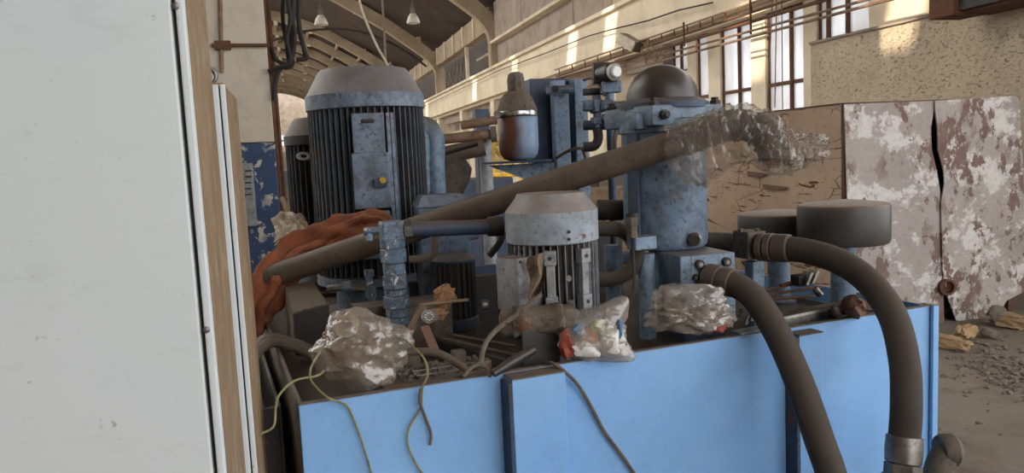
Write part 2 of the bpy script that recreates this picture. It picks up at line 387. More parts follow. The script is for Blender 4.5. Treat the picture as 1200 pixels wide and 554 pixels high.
# ---- right wall
wr = thing('wall_right', '', '', (8, 40, 0), kind='structure')
def wbox(name, mat, x0, x1, y0, y1, z0, z1, par=None, bev=0):
    return B().box(((x0+x1)/2, (y0+y1)/2, (z0+z1)/2), (x1-x0, y1-y0, z1-z0), bev=bev).build(name, mat, par or wr, smooth=0)
wbox('crane_beam', 'beam', 7.62, 8.4, 3, 112, 3.95, 4.92)
wbox('beam_ledge', 'beam', 7.5, 8.4, 3, 112, 4.92, 5.02)
wbox('beam_corbel', 'cream', 7.82, 8.4, 3, 112, 3.83, 3.95)
wbox('lower_wall', 'cream', 8.05, 8.35, 15.6, 112, 0, 2.95)
wbox('plaster_infill', 'plaster', 7.9, 8.35, 3, 10.5, 0, 3.1)
wbox('infill_sill', 'conc_grey', 7.86, 8.35, 3, 10.5, 3.1, 3.14)
wbox('cream_panel', 'beam', 8.0, 8.3, 3, 9.35, 3.14, 3.83)
for y0, y1 in ((10.5, 10.82), (11.86, 12.3), (13.34, 13.78), (14.25, 14.6)):
    wbox('pilaster', 'beam', 8.0, 8.3, y0, y1, 0, 3.83)
wbox('pilaster', 'conc_grey', 7.8, 8.3, 15.3, 15.8, 0, 3.83)
for Y in (18.2, 24.2, 30.2, 36.2, 42.3, 48.3, 54.3, 66.3): wbox('pilaster', 'cream', 7.8, 8.3, Y-.3, Y+.3, 0, 3.83)
wbox('dark_recess', 'conc_grey', 8.9, 9., 16, 112, 2.5, 3.9)
for y0, y1 in ((16, 18), (18.6, 23.8), (24.6, 29.8), (30.6, 35.8), (36.6, 41.8)):
    wbox('vent_lintel', 'conc_grey', 8.1, 8.3, y0, y1, 3.45, 3.83)
for Y in (18.2, 30.2, 42.3, 54.3, 66.3, 78.3): wbox('column', 'arch', 7.82, 8.3, Y-.28, Y+.28, 5.02, 6.35)
for y0, y1 in ((18.5, 21.25), (21.35, 29.85)):
    wbox('hung_panel', 'conc_grey', 8.05, 8.2, y0, y1, 5.22+.02*(y0 > 20), 5.98)
wbox('panel_ledge', 'cream', 7.75, 8.3, 18.5, 29.9, 6.0, 6.1)
for y0, y1 in ((18.5, 22.3), (22.36, 26.2), (26.26, 29.9)): wbox('upper_panel', 'conc_grey', 7.98, 8.2, y0, y1, 6.1, 7.6)
for Y in (19.6, 20.6, 23.0, 27.3): wbox('gap_block', 'conc_grey', 8.0, 8.2, Y-.12, Y+.12, 5.02, 5.24)
for y0, y1 in ((30.5, 42.), (42.6, 54.), (54.6, 66)):
    wbox('spandrel_beam', 'arch', 7.9, 8.3, y0, y1, 6.67, 7.55)
    for k in range(6): wbox('spandrel_rib', 'cream', 7.82, 7.9, y0+.2+k*(y1-y0-.5)/5, y0+.36+k*(y1-y0-.5)/5, 6.67, 7.55)
wbox('aisle_shade_back', 'roof', 10.2, 10.3, 29.5, 112, 4, 8)  # dark sheets added behind the openings to paint the aisle's shade
wbox('aisle_shade_end', 'roof', 8.3, 10.3, 29.4, 29.5, 4, 8)
wbox('clerestory_post', 'cream', 7.95, 8.1, 35.2, 35.36, 5.02, 6.67)
for k in range(5):
    for s in (1, -1):
        y = 37+k*.95
        B().tube([(8.15, y-.45, 5.8-.6*s), (8.15, y+.45, 5.8+.6*s)], .035, 6).build('lattice_bar', 'dirty_metal', wr)
wbox('clerestory_rail', 'conc_grey', 8.3, 8.4, 30.6, 34.6, 5.9, 6.02)
# windows of the right wall
def window(i, y0, y1, z0, z1, cols, rows, fm='rusty'):
    w = thing('window_%d' % i, '', '', (8.1, (y0+y1)/2, z0), kind='structure')
    t = .035
    wbox('frame', fm, 8.05, 8.12, y0, y0+t, z0, z1, w); wbox('frame', fm, 8.05, 8.12, y1-t, y1, z0, z1, w)
    wbox('frame', fm, 8.05, 8.12, y0, y1, z1-t, z1, w); wbox('frame', fm, 8.05, 8.12, y0, y1, z0, z0+t, w)
    for c in cols: wbox('mullion', fm, 8.03, 8.12, c-.025, c+.025, z0, z1, w)
    for r in rows: wbox('transom', fm, 8.04, 8.12, y0, y1, r-.03, r+.03, w)
    ys = [y0]+sorted(cols)+[y1]; zs = [z0]+sorted(rows)+[z1]
    for a, c in zip(ys, ys[1:]):
        for d, e in zip(zs, zs[1:]): wbox('pane', 'pane', 8.08, 8.09, a+.02, c-.02, d+.02, e-.02, w)
window(1, 10.82, 11.86, .9, 3.83, [11.2], [2.6, 1.7]); window(2, 12.3, 13.34, .9, 3.83, [12.75], [2.6, 1.7])
window(3, 13.78, 14.25, .9, 3.83, [], [2.6]); window(4, 14.6, 15.3, 3.2, 3.83, [14.95], [])
window(5, 9.35, 10.5, 3.14, 3.83, [9.85, 10.28], [])
wbox('window_apron', 'cream', 8.02, 8.3, 10.82, 15.3, 0, .9); wbox('window_apron', 'cream', 8.02, 8.3, 14.6, 15.3, .9, 3.2)
# ---- the other walls
wl = thing('wall_left', '', '', (-12, 50, 0), kind='structure')
for y0, y1, z1 in ((-6, 4, 7.9), (4, 84, 3.4), (84, 112, 7.9)):  # unseen wall; heights shaped to admit sky and keep sun off the machinery
    if z1: wbox('wall_panel', 'cream', -12.3, -12, y0, y1, 0, z1, wl)
for k in range(8): wbox('column', 'arch', -12.3, -11.8, 29.9+12*k, 30.5+12*k, 3.4, 6.4, wl)
wf = thing('wall_far', '', '', (-2, 112, 0), kind='structure')
wbox('wall_panel', 'conc_grey', -12, 8.3, 112, 112.3, 0, 4.4, wf); wbox('wall_panel', 'conc_grey', -12, 8.3, 112, 112.3, 5.9, 12, wf)
for a, c in ((-12, -2.6), (1.2, 8.3)): wbox('wall_panel', 'conc_grey', a, c, 112, 112.3, 4.4, 5.9, wf)
wbox('transom', 'dirty_metal', -2.6, 1.2, 112.05, 112.2, 5.05, 5.25, wf)
wbox('pane', 'pane', -2.6, 1.2, 112.1, 112.12, 4.4, 5.05, wf); wbox('pane', 'pane', -2.6, 1.2, 112.1, 112.12, 5.25, 5.9, wf)
wb = thing('added_wall_back', '', '', (-6, -6, 0), kind='structure')  # unseen wall added to block light from behind on the left
wbox('wall_panel', 'cream', -12, .5, -6.3, -6, 0, 12, wb)
# ================================================================== tank
UL = 2.19; VD = 2.05; ZP = .93                          # length, depth, tray level
tank = thing('hydraulic_tank', 'long light blue steel oil tank with a raised rim carrying the machinery', 'tank', T(UL/2, 1, 0))
def tb(name, mat, u0_, u1, v0, v1, z0, z1, par=tank, bev=.003):
    return B(MT).box(((u0_+u1)/2, (v0+v1)/2, (z0+z1)/2), (u1-u0_, v1-v0, z1-z0), bev=bev).build(name, mat, par, smooth=0)
tb('front_panel', 'tank_blue', 0, UL, 0, .012, .04, 1.0)
tb('left_panel', 'dirty_metal', 0, .012, .012, VD, .04, 1.0)
tb('right_panel', 'tank_blue', UL-.012, UL, .012, VD, .04, 1.0)
tb('back_panel', 'dark_blue', 0, UL, VD, VD+.012, .04, 1.0)  # darker blue than the front: shade behind the machinery put into the colour
tb('tray', 'sludge', .012, UL-.012, .012, VD, ZP-.02, ZP)
tb('foot_rail', 'dark_blue', .03, UL-.03, .03, .12, 0, .05); tb('foot_rail', 'dark_blue', .03, UL-.03, VD-.12, VD-.03, 0, .05)
tb('corner_angle', 'dark_blue', UL, UL+.014, -.012, .05, .04, 1.002); tb('corner_angle', 'tank_blue', UL-.012, UL+.0145, -.018, -.004, .04, 1.003)
def stiffener(u0_, u1, dep, zt):
    o = tb('stiffener', 'tank_blue', u0_, u1, -dep, 0, .04, zt)
    tb('stiffener_cap', 'dirty_metal', u0_-.002, u1+.002, -dep-.002, .01, zt, zt+.004, o)
    B(MT).box((u0_-.006, -dep/2, (.04+zt)/2-.003), (.012, dep, zt-.05), bev=.003).build('shade_strip', 'dark_blue', o, smooth=0)  # dark strip paints the stiffener's left side in shade
stiffener(.555, .715, .06, .994); stiffener(1.545, 1.64, .055, .985)
# scratches of welded lip
tb('rim_edge', 'dirty_metal', .0, UL, -.003, .015, 1.0, 1.004)
# ================================================================== cabinets at the left
c1 = thing('control_cabinet', 'tall pale grey painted steel cabinet standing closest at the left edge', 'cabinet', (-.7, 1.46, 0))
CX, CY0, CY1, CZ = -.145, 1.3, 1.66, 2.3
B().box((-.7505, CY0+.012, 1.16), (1.173, .024, 2.26), bev=.004).build('door', 'cabinet', c1, smooth=0)
B().box((-.743, CY0+.03, 1.15), (1.19, .02, CZ), bev=.002).build('frame', 'iron', c1, smooth=0)
B().box((CX-.0065, CY0+.012, 1.15), (.0125, .024, CZ), bev=.003).build('edge_strip', 'cabinet', c1, smooth=0)
B().box((-.745, (CY0+CY1)/2+.02, 1.15), (1.2, CY1-CY0-.04, CZ-.02), bev=.004).build('side_panel', 'cab_side', c1, smooth=0)
for (x, y) in ((206, 7), (242, 386)):
    p = PYY(x, y, CY0)
    s_ = B().lathe([(.0055, 0), (.0055, .002), (.003, .0035)], 14, p, (0, -1, 0)).build('screw', 'steel', c1)
c2 = thing('switch_cabinet', 'narrow white cabinet edge with a dark seam right behind the tall pale cabinet', 'cabinet', (-.5, 2.0, 0))
B().box((-.52, 1.93, .89), (.78, .4, 1.78), bev=.004).build('body', 'cab_side', c2, smooth=0)
B().box((-.532, 1.722, .89), (.785, .012, 1.77), bev=.003).build('door', 'cabinet', c2, smooth=0)
B().box((-.1315, 1.722, .89), (.010, .012, 1.77), bev=.002).build('edge_strip', 'cabinet', c2, smooth=0)
B().box((-.4, 1.7285, .89), (.54, .003, 1.76)).build('door_gasket', 'cable_black', c2, smooth=0)
pe = PYY(255, 84, 1.8); pe.z = 1.78+.022; pe.x = -.165
le = B().lathe([(.008, 0), (.008, .006)], 14, (pe.x, pe.y, 1.78)); 
le.grid(lambda u, v: pe+V((math.cos(u*2*math.pi)*(.016+.005*math.cos(v*2*math.pi)), .005*math.sin(v*2*math.pi), math.sin(u*2*math.pi)*(.016+.005*math.cos(v*2*math.pi)))), 20, 9, True)
le.build('lifting_eye', 'steel', c2)
# whitewashed column
colm = thing('concrete_column', 'whitewashed concrete column with a chipped dark blue base behind the cabinets', 'column', (-.36, 6.7, 0))
B().box((-.36, 6.72, 4.9), (.44, .44, 6.2), bev=.01).build('shaft', 'column', colm, smooth=0)
B().box((-.36, 6.72, .9), (.446, .446, 1.79), bev=.01).build('painted_base', 'blue_dado', colm, smooth=0)
p = PYY(262, 52, 6.48)
B().tube([PYY(258, 0, 6.48)+V((0, 0, 1.5)), PYY(258, 0, 6.48), PYY(260, 85, 6.48)], .016, 8, 1).build('conduit', 'conduit', colm)
B().tube([PYY(248, 53, 6.47), PYY(313, 53, 6.47)], .014, 8, 1).build('clamp_bar', 'rusty', colm)
B().box(PYY(261, 53, 6.475), (.12, .03, .07), bev=.004).build('clamp_plate', 'rusty', colm)
for (x0, x1, r) in ((309, 326, .022), (314, 331, .014)):
    a = PYY(x0, 0, 6.6); e = PYY(x1, 200, 6.6)
    B().tube([a+V((0, 0, 2)), a, e, V((e.x+.02, e.y, .6))], r, 8, 1).build('vertical_conduit', 'rusty', colm)
B().box(PYY(291, 228, 6.44)+V((0, 0, 0)), (.10, .09, .5), bev=.01).build('switch_box', 'motor_grey', colm, smooth=0)
for k in range(5): B().box(PYY(291, 200+k*7, 6.39), (.05, .006, .012)).build('vent_slot', 'iron', colm, smooth=0)
# hanging black cables by the column
for i, pts in enumerate([[(332, -30), (340, 20), (336, 45), (340, 72), (322, 80), (314, 84)], [(347, -30), (342, 15), (345, 40), (341, 70), (327, 82), (322, 100), (321, 118)],
                         [(340, -30), (345, 10), (340, 50), (343, 75), (333, 80)], [(351, -30), (350, 25), (357, 60), (359, 68), (347, 70)], [(336, -30), (331, 15), (337, 60), (337, 75), (324, 70), (318, 55)]]):
    B().tube([PYY(x, y, 6.45+.03*i) for x, y in pts], .016+.004*(i % 2), 8, 5).build('hanging_cable', 'cable_black', None, cat='cable', group='black cables hanging by the column',
        label='thick black cable drooping in a tangled bundle beside the whitewashed column')
# ================================================================== big motor
def motor(name, label, cat, base, R, z0, zb, zc, zt, capm, finm, nf, yaw, bandf=.36, group=None, corem='iron'):
    t = thing(name, label, cat, (base.x, base.y, z0), group)
    o = V((base.x, base.y, 0)); M = XF(o, yaw)
    B(M).lathe([(R*.97, zc+.0), (R*1.02, zc+.004), (R*1.02, zc+(zt-zc)*bandf), (R*.99, zc+(zt-zc)*(bandf+.04)), (R*.80, zt-(zt-zc)*.1), (R*.74, zt), (.001, zt+.002)], 48).build('fan_cowl', capm, t, smooth=28)
    B(M).lathe([(R*.86, zb), (R*.86, zc+.01)], 40).build('housing', corem, t)  # dark core colour paints the shade in the gaps between fins
    first = None
    for k in range(nf):
        a = 2*math.pi*k/nf; rot = M4.Rotation(a, 4, 'Z')
        f = B(M @ rot).box((R*.9, 0, (zb+zc)/2), (R*.19, R*.020, zc-zb)).build('cooling_fin', finm, t, smooth=0)
    B(M).lathe([(R*.72, z0+.02), (R*.72, zb-.05), (R*1.0, zb-.045), (R*1.03, zb-.04), (R*1.03, zb-.005), (R*.9, zb)], 40).build('flange', capm, t)
    B(M).lathe([(R*1.0, z0), (R*1.0, z0+.02), (R*.7, z0+.03)], 40).build('base_plate', 'iron', t)
    return t, M
bmp = D(432, 180, 3.4)
big, BM = motor('electric_motor', 'largest finned blue-grey electric motor with a domed dusty cap', 'motor', bmp, .252, ZP, 1.12, 1.825, 2.0, 'motor_blue', 'fin_dark', 56, .05)
fd = (CAM-bmp); fd.z = 0; fa = math.atan2(fd.y, fd.x)    # towards the viewer
def on_rim(base, R, ang, z): return V((base.x+R*math.cos(fa+ang), base.y+R*math.sin(fa+ang), z))
for (ang, z0, z1, w) in ((.02, 1.635, 1.80, .13), (.02, 1.41, 1.64, .15), (.04, 1.2, 1.40, .12)):
    c = on_rim(bmp, .255, ang, (z0+z1)/2); o = B(M4.Translation(c) @ M4.Rotation(fa+ang, 4, 'Z')).box((0, 0, 0), (.035, w, z1-z0), bev=.006).build('cover_plate', 'motor_blue', big, smooth=0)
    if z0 == 1.41:
        B(M4.Translation(c) @ M4.Rotation(fa+ang, 4, 'Z')).box((.025, .035, -.01), (.03, .055, .035), bev=.004).build('hinge_block', 'dark_blue', o, smooth=0)
        B().cyl(c+V((math.cos(fa), math.sin(fa), 0))*.03+V((.045, .0, .0)), c+V((math.cos(fa), math.sin(fa), 0))*.055+V((.045, 0, 0)), .013, n=12).build('brass_plug', 'yellow', o)
    elif z0 > 1.6:
        B(M4.Translation(c) @ M4.Rotation(fa+ang, 4, 'Z')).box((.02, .0, .05), (.012, .05, .014), bev=.003).build('latch', 'iron', o, smooth=0)
for s in (.33, .40): 
    c = on_rim(bmp, .262, s, 1.47); B(M4.Translation(c) @ M4.Rotation(fa+s, 4, 'Z')).box((0, 0, 0), (.012, .016, .66), bev=.003).build('trim_bar', 'motor_blue', big, smooth=0)
pe = D(356, 183, 3.32)
B().grid(lambda u, v: pe+RR*(math.cos(u*6.2832)*(.024+.010*math.cos(v*6.2832)))+V((0, 0, .75))*(math.sin(u*6.2832)*(.017+.009*math.cos(v*6.2832)))+fw*(.011*math.sin(v*6.2832)), 24, 11, True).build('lifting_eye', 'motor_grey', big)
# second motor behind
b2 = D(386, 200, 4.05)
mot2, _ = motor('electric_motor', 'dark finned motor half hidden behind the largest motor', 'motor', b2, .215, ZP, 1.15, 1.70, 1.84, 'iron', 'fin_dark', 40, .0)
# ================================================================== small motor
smp = D(648, 300, 2.45); 
sm, SM = motor('electric_motor', 'small grey finned motor with a dented cap at the front of the tank', 'motor', smp, .144, ZP, 1.10, 1.325, 1.478, 'motor_cap', 'fin_grey', 40, .1, .64)
fd = (CAM-smp); fd.z = 0; fa = math.atan2(fd.y, fd.x)
for ang in (-.06, .42+.25):
    for z in (1.15, 1.29):
        c = on_rim(smp, .147, ang, z); o = B(M4.Translation(c) @ M4.Rotation(fa+ang, 4, 'Z')).box((0, 0, 0), (.03, .036, .045), bev=.003).build('foot_pad', 'motor_grey', sm, smooth=0)
        B(M4.Translation(c) @ M4.Rotation(fa+ang, 4, 'Z')).lathe([(.006, .0), (.006, .004)], 10, (.0135, 0, 0), (1, 0, 0)).build('bolt_hole', 'iron', o)
    c = on_rim(smp, .145, ang, 1.22); B(M4.Translation(c) @ M4.Rotation(fa+ang, 4, 'Z')).box((0, 0, 0), (.024, .026, .16), bev=.003).build('foot_rib', 'motor_grey', sm, smooth=0)
for ang, z in ((.3, 1.225), (.33, 1.15)):
    c = on_rim(smp, .15, ang, z); B().cyl(c, c+(CAM-c).normalized()*.006, .010, n=14).build('bolt_boss', 'steel', sm)
c = on_rim(smp, .148, .35, 1.365)
for dz in (0, -.022): B().cyl(c+V((0, 0, dz)), c+V((0, 0, dz))+(CAM-c).normalized()*.004, .005, n=10).build('screw', 'iron', sm)
# terminal box, turned with a corner to the viewer
tbx = D(608, 331, 2.36); TM = M4.Translation(tbx) @ M4.Rotation(math.radians(24), 4, 'Z')
o = B(TM).box((0, 0, 0), (.10, .10, .165), bev=.010).build('terminal_box', 'motor_grey', sm)
B(TM).box((.0, -.056, 0), (.105, .012, .17), bev=.005).build('terminal_lid', 'motor_grey', o)
for sx in (-1, 1):
    for sz in (-1, 1): B(TM).lathe([(.005, 0), (.004, .004)], 8, (sx*.043, -.062, sz*.074), (0, -1, 0)).build('lid_screw', 'iron', o)
B(TM).lathe([(.020, 0), (.020, .02), (.014, .03), (.014, .05)], 14, (.02, -.04, -.082), (0, -.5, -1)).build('cable_gland', 'iron', o)
pl = D(560, 357, 2.3); B().lathe([(.012, 0), (.016, .006), (.016, .02), (.008, .024)], 14, D(573, 357, 2.42), RR*-1).build('plug', 'steel', o)
# horizontal pump body under the small motor
pb_ = thing('gear_pump', 'dusty rounded pump casting lying under the small grey motor', 'pump', D(640, 380, 2.4)-V((0, 0, .04)))
a_, e_ = D(585, 379, 2.27), D(672, 372, 2.275)
B().lathe([(.02, 0), (.04, .008), (.044, .05), (.05, .06), (.05, .075), (.044, .085), (.044, .16), (.05, .17), (.05, .185), (.042, .19), (.04, (e_-a_).length)], 24, a_, e_-a_).build('casing', 'dirty_metal', pb_)
B().lathe([(.052, 0), (.052, .014)], 6, a_+(e_-a_)*.18, e_-a_).build('flange_nut', 'steel', pb_)
B().box(V((((a_+e_)/2).x, ((a_+e_)/2).y, (a_.z+ZP+.03)/2-.015)), (.12, .06, a_.z-ZP-.03), TA, .006).build('foot', 'iron', pb_)
# ================================================================== filter housing with dome
fp = D(779, 230, 2.85); FM = XF(V((fp.x, fp.y, 0)), TA+.1)
fil = thing('filter_housing', 'blue cylindrical filter housing with a bolted head and black dome on top', 'filter', (fp.x, fp.y, 1.2))
B(FM).lathe([(.10, 1.236), (.14, 1.238), (.15, 1.25), (.153, 1.27), (.153, 1.66)], 48).build('cylinder', 'blue', fil)
B(FM).lathe([(.145, 1.655), (.165, 1.66), (.165, 1.70), (.155, 1.705)], 48).build('lower_ring', 'blue', fil)
B(FM).box((0, .0, 1.715), (.325, .30, .075), bev=.018).build('head_plate', 'blue', fil, smooth=40)
B(FM).lathe([(.165, 1.742), (.165, 1.762), (.150, 1.772), (.134, 1.778)], 40).build('collar', 'dark_blue', fil)
dp = [(.132*math.cos(t), 1.775+.128*math.sin(t)) for t in [i*math.pi/2/14 for i in range(15)]]
B(FM).lathe([(.136, 1.765), (.136, 1.775)]+dp[:-1]+[(.002, dp[-1][1])], 48).build('dome', 'black_dome', fil, smooth=60)
for sx, sy in ((-1, -1), (1, -1), (1, 1), (-1, 1)):
    B(FM).lathe([(.020, 1.75), (.020, 1.762), (.014, 1.765), (.014, 1.775)], 6, (sx*.138, sy*.125, 0)).build('head_bolt', 'iron', fil)
B(FM).box((-.165, -.06, 1.70), (.05, .07, .06), bev=.01).build('port_boss', 'blue', fil)
B(FM).lathe([(.017, 0), (.017, .02), (.011, .022), (.011, .03)], 8, (-.12, -.15, 1.715), (0, -1, 0)).build('port_plug', 'iron', fil)
B(FM).box((-.155, -.02, 1.45), (.012, .06, .42), bev=.003).build('side_rail', 'dark_blue', fil, smooth=0)
pp = D(814, 281, 2.70); pd = (CAM-pp).normalized(); pd.z = 0
pg = B().lathe([(.024, 0), (.024, .022), (.020, .026)], 24, pp-pd*.03+V((0, 0, 0)), pd).build('drain_plug', 'steel', fil)
B().lathe([(.019, 0), (.019, .003), (.011, .003), (.011, -.004)], 20, pp-pd*.0035, pd).build('plug_recess', 'iron', pg)
# valve block under it
blkp = D(822, 322, 2.66); BKM = XF(V((blkp.x, blkp.y, 0)), TA-.12)
blk = thing('valve_block', 'grey-blue steel manifold block with socket bolts under the filter housing', 'valve block', (blkp.x, blkp.y, ZP))
B(BKM).box((0, .08, 1.141), (.205, .25, .19), bev=.005).build('block', 'blue', blk, smooth=0)
B(BKM).box((.02, -.042, 1.141), (.165, .012, .19), bev=.004).build('lit_face_plate', 'pale_blue', blk, smooth=0)  # paler plate puts the block's lit front into the colour
for dx, dz, r in ((-.035, .066, .016), (.066, .066, .016), (-.05, .022, .011), (.09, .022, .011)):
    o = B(BKM).lathe([(r, 0), (r, .014), (r*.86, .016)], 18, (dx, -.048, 1.14+dz), (0, -1, 0)).build('socket_bolt', 'iron', blk)
    B(BKM).lathe([(r*.5, 0), (r*.5, .0012)], 6, (dx, -.064, 1.14+dz), (0, -1, 0)).build('hex_socket', 'steel', o)
B(BKM).box((0, .08, .988), (.16, .2, .116), bev=.004).build('pedestal', 'dark_blue', blk, smooth=0)
B(BKM).box((.06, -.06, 1.03), (.05, .035, .05), bev=.004).build('lower_lug', 'pale_blue', blk, smooth=0)
B(BKM).lathe([(.010, 0), (.010, .01)], 6, (.06, -.078, 1.03), (0, -1, 0)).build('lug_bolt', 'iron', blk)
# ================================================================== hoses
def hose(name, label, pts, r, sm=8, par=None, mat='rubber'): return B().tube(pts, r, 20, sm).build(name, mat, par, label=None if par else label, cat=None if par else 'hose')
ha = thing('hydraulic_hose', 'long dusty black hose arching over the right end of the blue tank', 'hose', D(1060, 540, 2.2))
PA = [D(882, 289, 2.75), D(905, 290, 2.70), D(945, 294, 2.62), D(985, 307, 2.52), D(1020, 332, 2.42), D(1047, 372, 2.32), D(1060, 425, 2.25), D(1062, 475, 2.21), D(1060, 512, 2.2)]
B().tube(PA[1:], .043, 24, 8).build('tube', 'rubber', ha)
d0 = (PA[1]-PA[0]).normalized()
fr = B().lathe([(.040, 0), (.050, .004), (.050, .022), (.043, .025), (.043, .03), (.051, .034), (.051, .052), (.044, .056), (.049, .062), (.049, .11), (.045, .115)], 28, PA[1]-d0*.05, d0).build('end_ferrule', 'pipe_brown', ha)
d1 = (PA[-1]-PA[-2]).normalized()
B().lathe([(.044, 0), (.049, .003), (.051, .04), (.049, .075), (.042, .08)], 24, PA[-1]-d1*.005, d1).build('end_ferrule', 'steel', ha)
B().lathe([(.050, .0), (.050, .03), (.056, .034), (.056, .075), (.050, .08)], 6, PA[-1]+d1*.075, d1).build('union_nut', 'steel', ha)
B().tube([PA[-1]+d1*.15, PA[-1]+d1*.35, PA[-1]+d1*.35+V((.05, .1, -.35))], .036, 14, 4).build('tail_pipe', 'dirty_metal', ha)
# flange the hose starts from
fb = thing('pipe_flange', 'dirty square pipe flange with two bolts feeding the arching hose', 'flange', D(880, 320, 2.78))
B(XF(D(878, 286, 2.78), TA-.1)).box((0, 0, 0), (.075, .10, .10), bev=.006).build('flange_block', 'dirty_metal', fb, smooth=0)
for x in (868, 887):
    B().lathe([(.011, 0), (.011, .012), (.006, .014)], 6, D(x, 270, 2.76)-V((0, 0, .006)), (0, 0, 1)).build('bolt', 'dirty_metal', fb)
B().tube([D(878, 287, 2.8), D(845, 284, 2.95), D(820, 283, 3.05)], .04, 16, 4).build('feed_pipe', 'pipe_brown', fb)
q = D(884, 305, 2.79); B(XF(V((q.x, q.y, 0)), TA)).box((0, 0, (q.z+ZP)/2), (.05, .05, q.z-ZP), bev=.005).build('support_post', 'pale_blue', fb, smooth=0)
hb = thing('hydraulic_hose', 'dusty black hose curving down over the tank front from the valve block', 'hose', D(972, 550, 2.12))
PB = [D(832, 326, 2.60), D(856, 331, 2.54), D(882, 347, 2.46), D(905, 380, 2.38), D(925, 420, 2.30), D(943, 465, 2.23), D(960, 515, 2.17), D(975, 560, 2.13), D(985, 620, 2.1)]
B().tube(PB, .042, 24, 8).build('tube', 'rubber', hb)
d0 = (PB[1]-PB[0]).normalized()
B().lathe([(.047, 0), (.050, .004), (.050, .05), (.044, .055), (.048, .06), (.048, .1), (.044, .104)], 24, PB[0]-d0*.01, d0).build('end_ferrule', 'pipe_brown', hb)
# elbow fitting low at the right
ef = thing('elbow_fitting', 'stubby rusty elbow fitting beside the hose end near the floor', 'fitting', V((2.02, 1.98, 0)))
e1 = D(1094, 580, 2.35); e2 = D(1100, 548, 2.36); e3 = D(1112, 527, 2.37); e4 = D(1128, 526, 2.37)
B().tube([V((e1.x, e1.y, 0)), e1-V((0, 0, .05)), e2, e3], .040, 16, 4, ).build('elbow', 'dirty_metal', ef)
B().lathe([(.044, -.03), (.050, -.02), (.050, .012), (.04, .02), (.034, .03)], 18, e3, e4-e3).build('cap_nut', 'dirty_metal', ef)
B().lathe([(.056, 0), (.056, .04)], 6, e1-V((0, 0, .04)), (0, 0, 1)).build('hex_nut', 'rusty', ef)
# ================================================================== long pipe and wrapped elbow
lp = thing('steel_pipe', 'long dusty brown pipe slanting across the machinery up to a wrapped bend', 'pipe', D(322, 322, 3.0))
LP = [D(314, 325, 3.01), D(790, 168, 2.55)]; ld = (LP[1]-LP[0]).normalized()
B().tube([LP[0], LP[0].lerp(LP[1], .33), LP[0].lerp(LP[1], .66), LP[1]], .046, 28, 1).build('barrel', 'pipe_brown', lp)
EB = [LP[1]-ld*.01, D(815, 160, 2.53), D(842, 150, 2.5), D(868, 146, 2.48), D(893, 154, 2.46), D(905, 172, 2.45), D(906, 188, 2.45)]
el = B().tube(EB, .05, 24, 6).build('bend', 'iron', lp)
for k in range(9):
    t = .10+k*.085; i = t*(len(EB)-1); j = int(i); pnt = EB[j].lerp(EB[j+1], i-j); dr = (EB[j+1]-EB[j]).normalized()
    B().lathe([(.050, -.006), (.055, -.003), (.055, .003), (.05, .006)], 24, pnt, dr).build('bend_ring', 'iron', el)
# crumpled clear film round the bend
def film():
    SP = [D(778, 166, 2.54), D(800, 166, 2.53), D(825, 160, 2.51), D(850, 158, 2.49), D(878, 160, 2.47), D(905, 170, 2.45), D(925, 172, 2.44), D(945, 173, 2.43), D(962, 172, 2.42), D(972, 172, 2.42)]
    up = [.058, .068, .080, .098, .104, .100, .062, .045, .036, .024]; dn = [.062, .13, .165, .10, .088, .10, .09, .06, .042, .028]; dp_ = [.062, .07, .075, .075, .075, .07, .05, .035, .028, .02]
    def fn(u, v):
        i = v*(len(SP)-1); j = min(int(i), len(SP)-2); t = i-j; c = SP[j].lerp(SP[j+1], t)
        mixv = lambda A: A[j]*(1-t)+A[j+1]*t
        a = u*2*math.pi; w = math.cos(a); s = math.sin(a)
        rz = mixv(up) if s > 0 else mixv(dn)
        nn = NZ.noise(V((c*16)+V((w*2.2, s*2.2, v*6))))*.011+abs(NZ.noise(V((v*14, w*3, s*3))))*-.012+NZ.noise(c*45+V((w*7, s*7, 0)))*.007
        nn += .005*math.sin(v*70+4*NZ.noise(V((v*9, w*2, s*2)))+s*3)*min(1, (1-v)*3)+.0018*math.sin(v*150+u*25+5*NZ.noise(V((v*20, w*4, s*4))))
        return c+UU*s*(rz+nn)+fw*w*(mixv(dp_)+nn)+RR*nn*.8
    b = B().grid(fn, 64, 190, True); b.build('plastic_film', 'film', smooth=22, label='crumpled clear plastic film wrapped round the bend of the long pipe', cat='plastic film')
film()
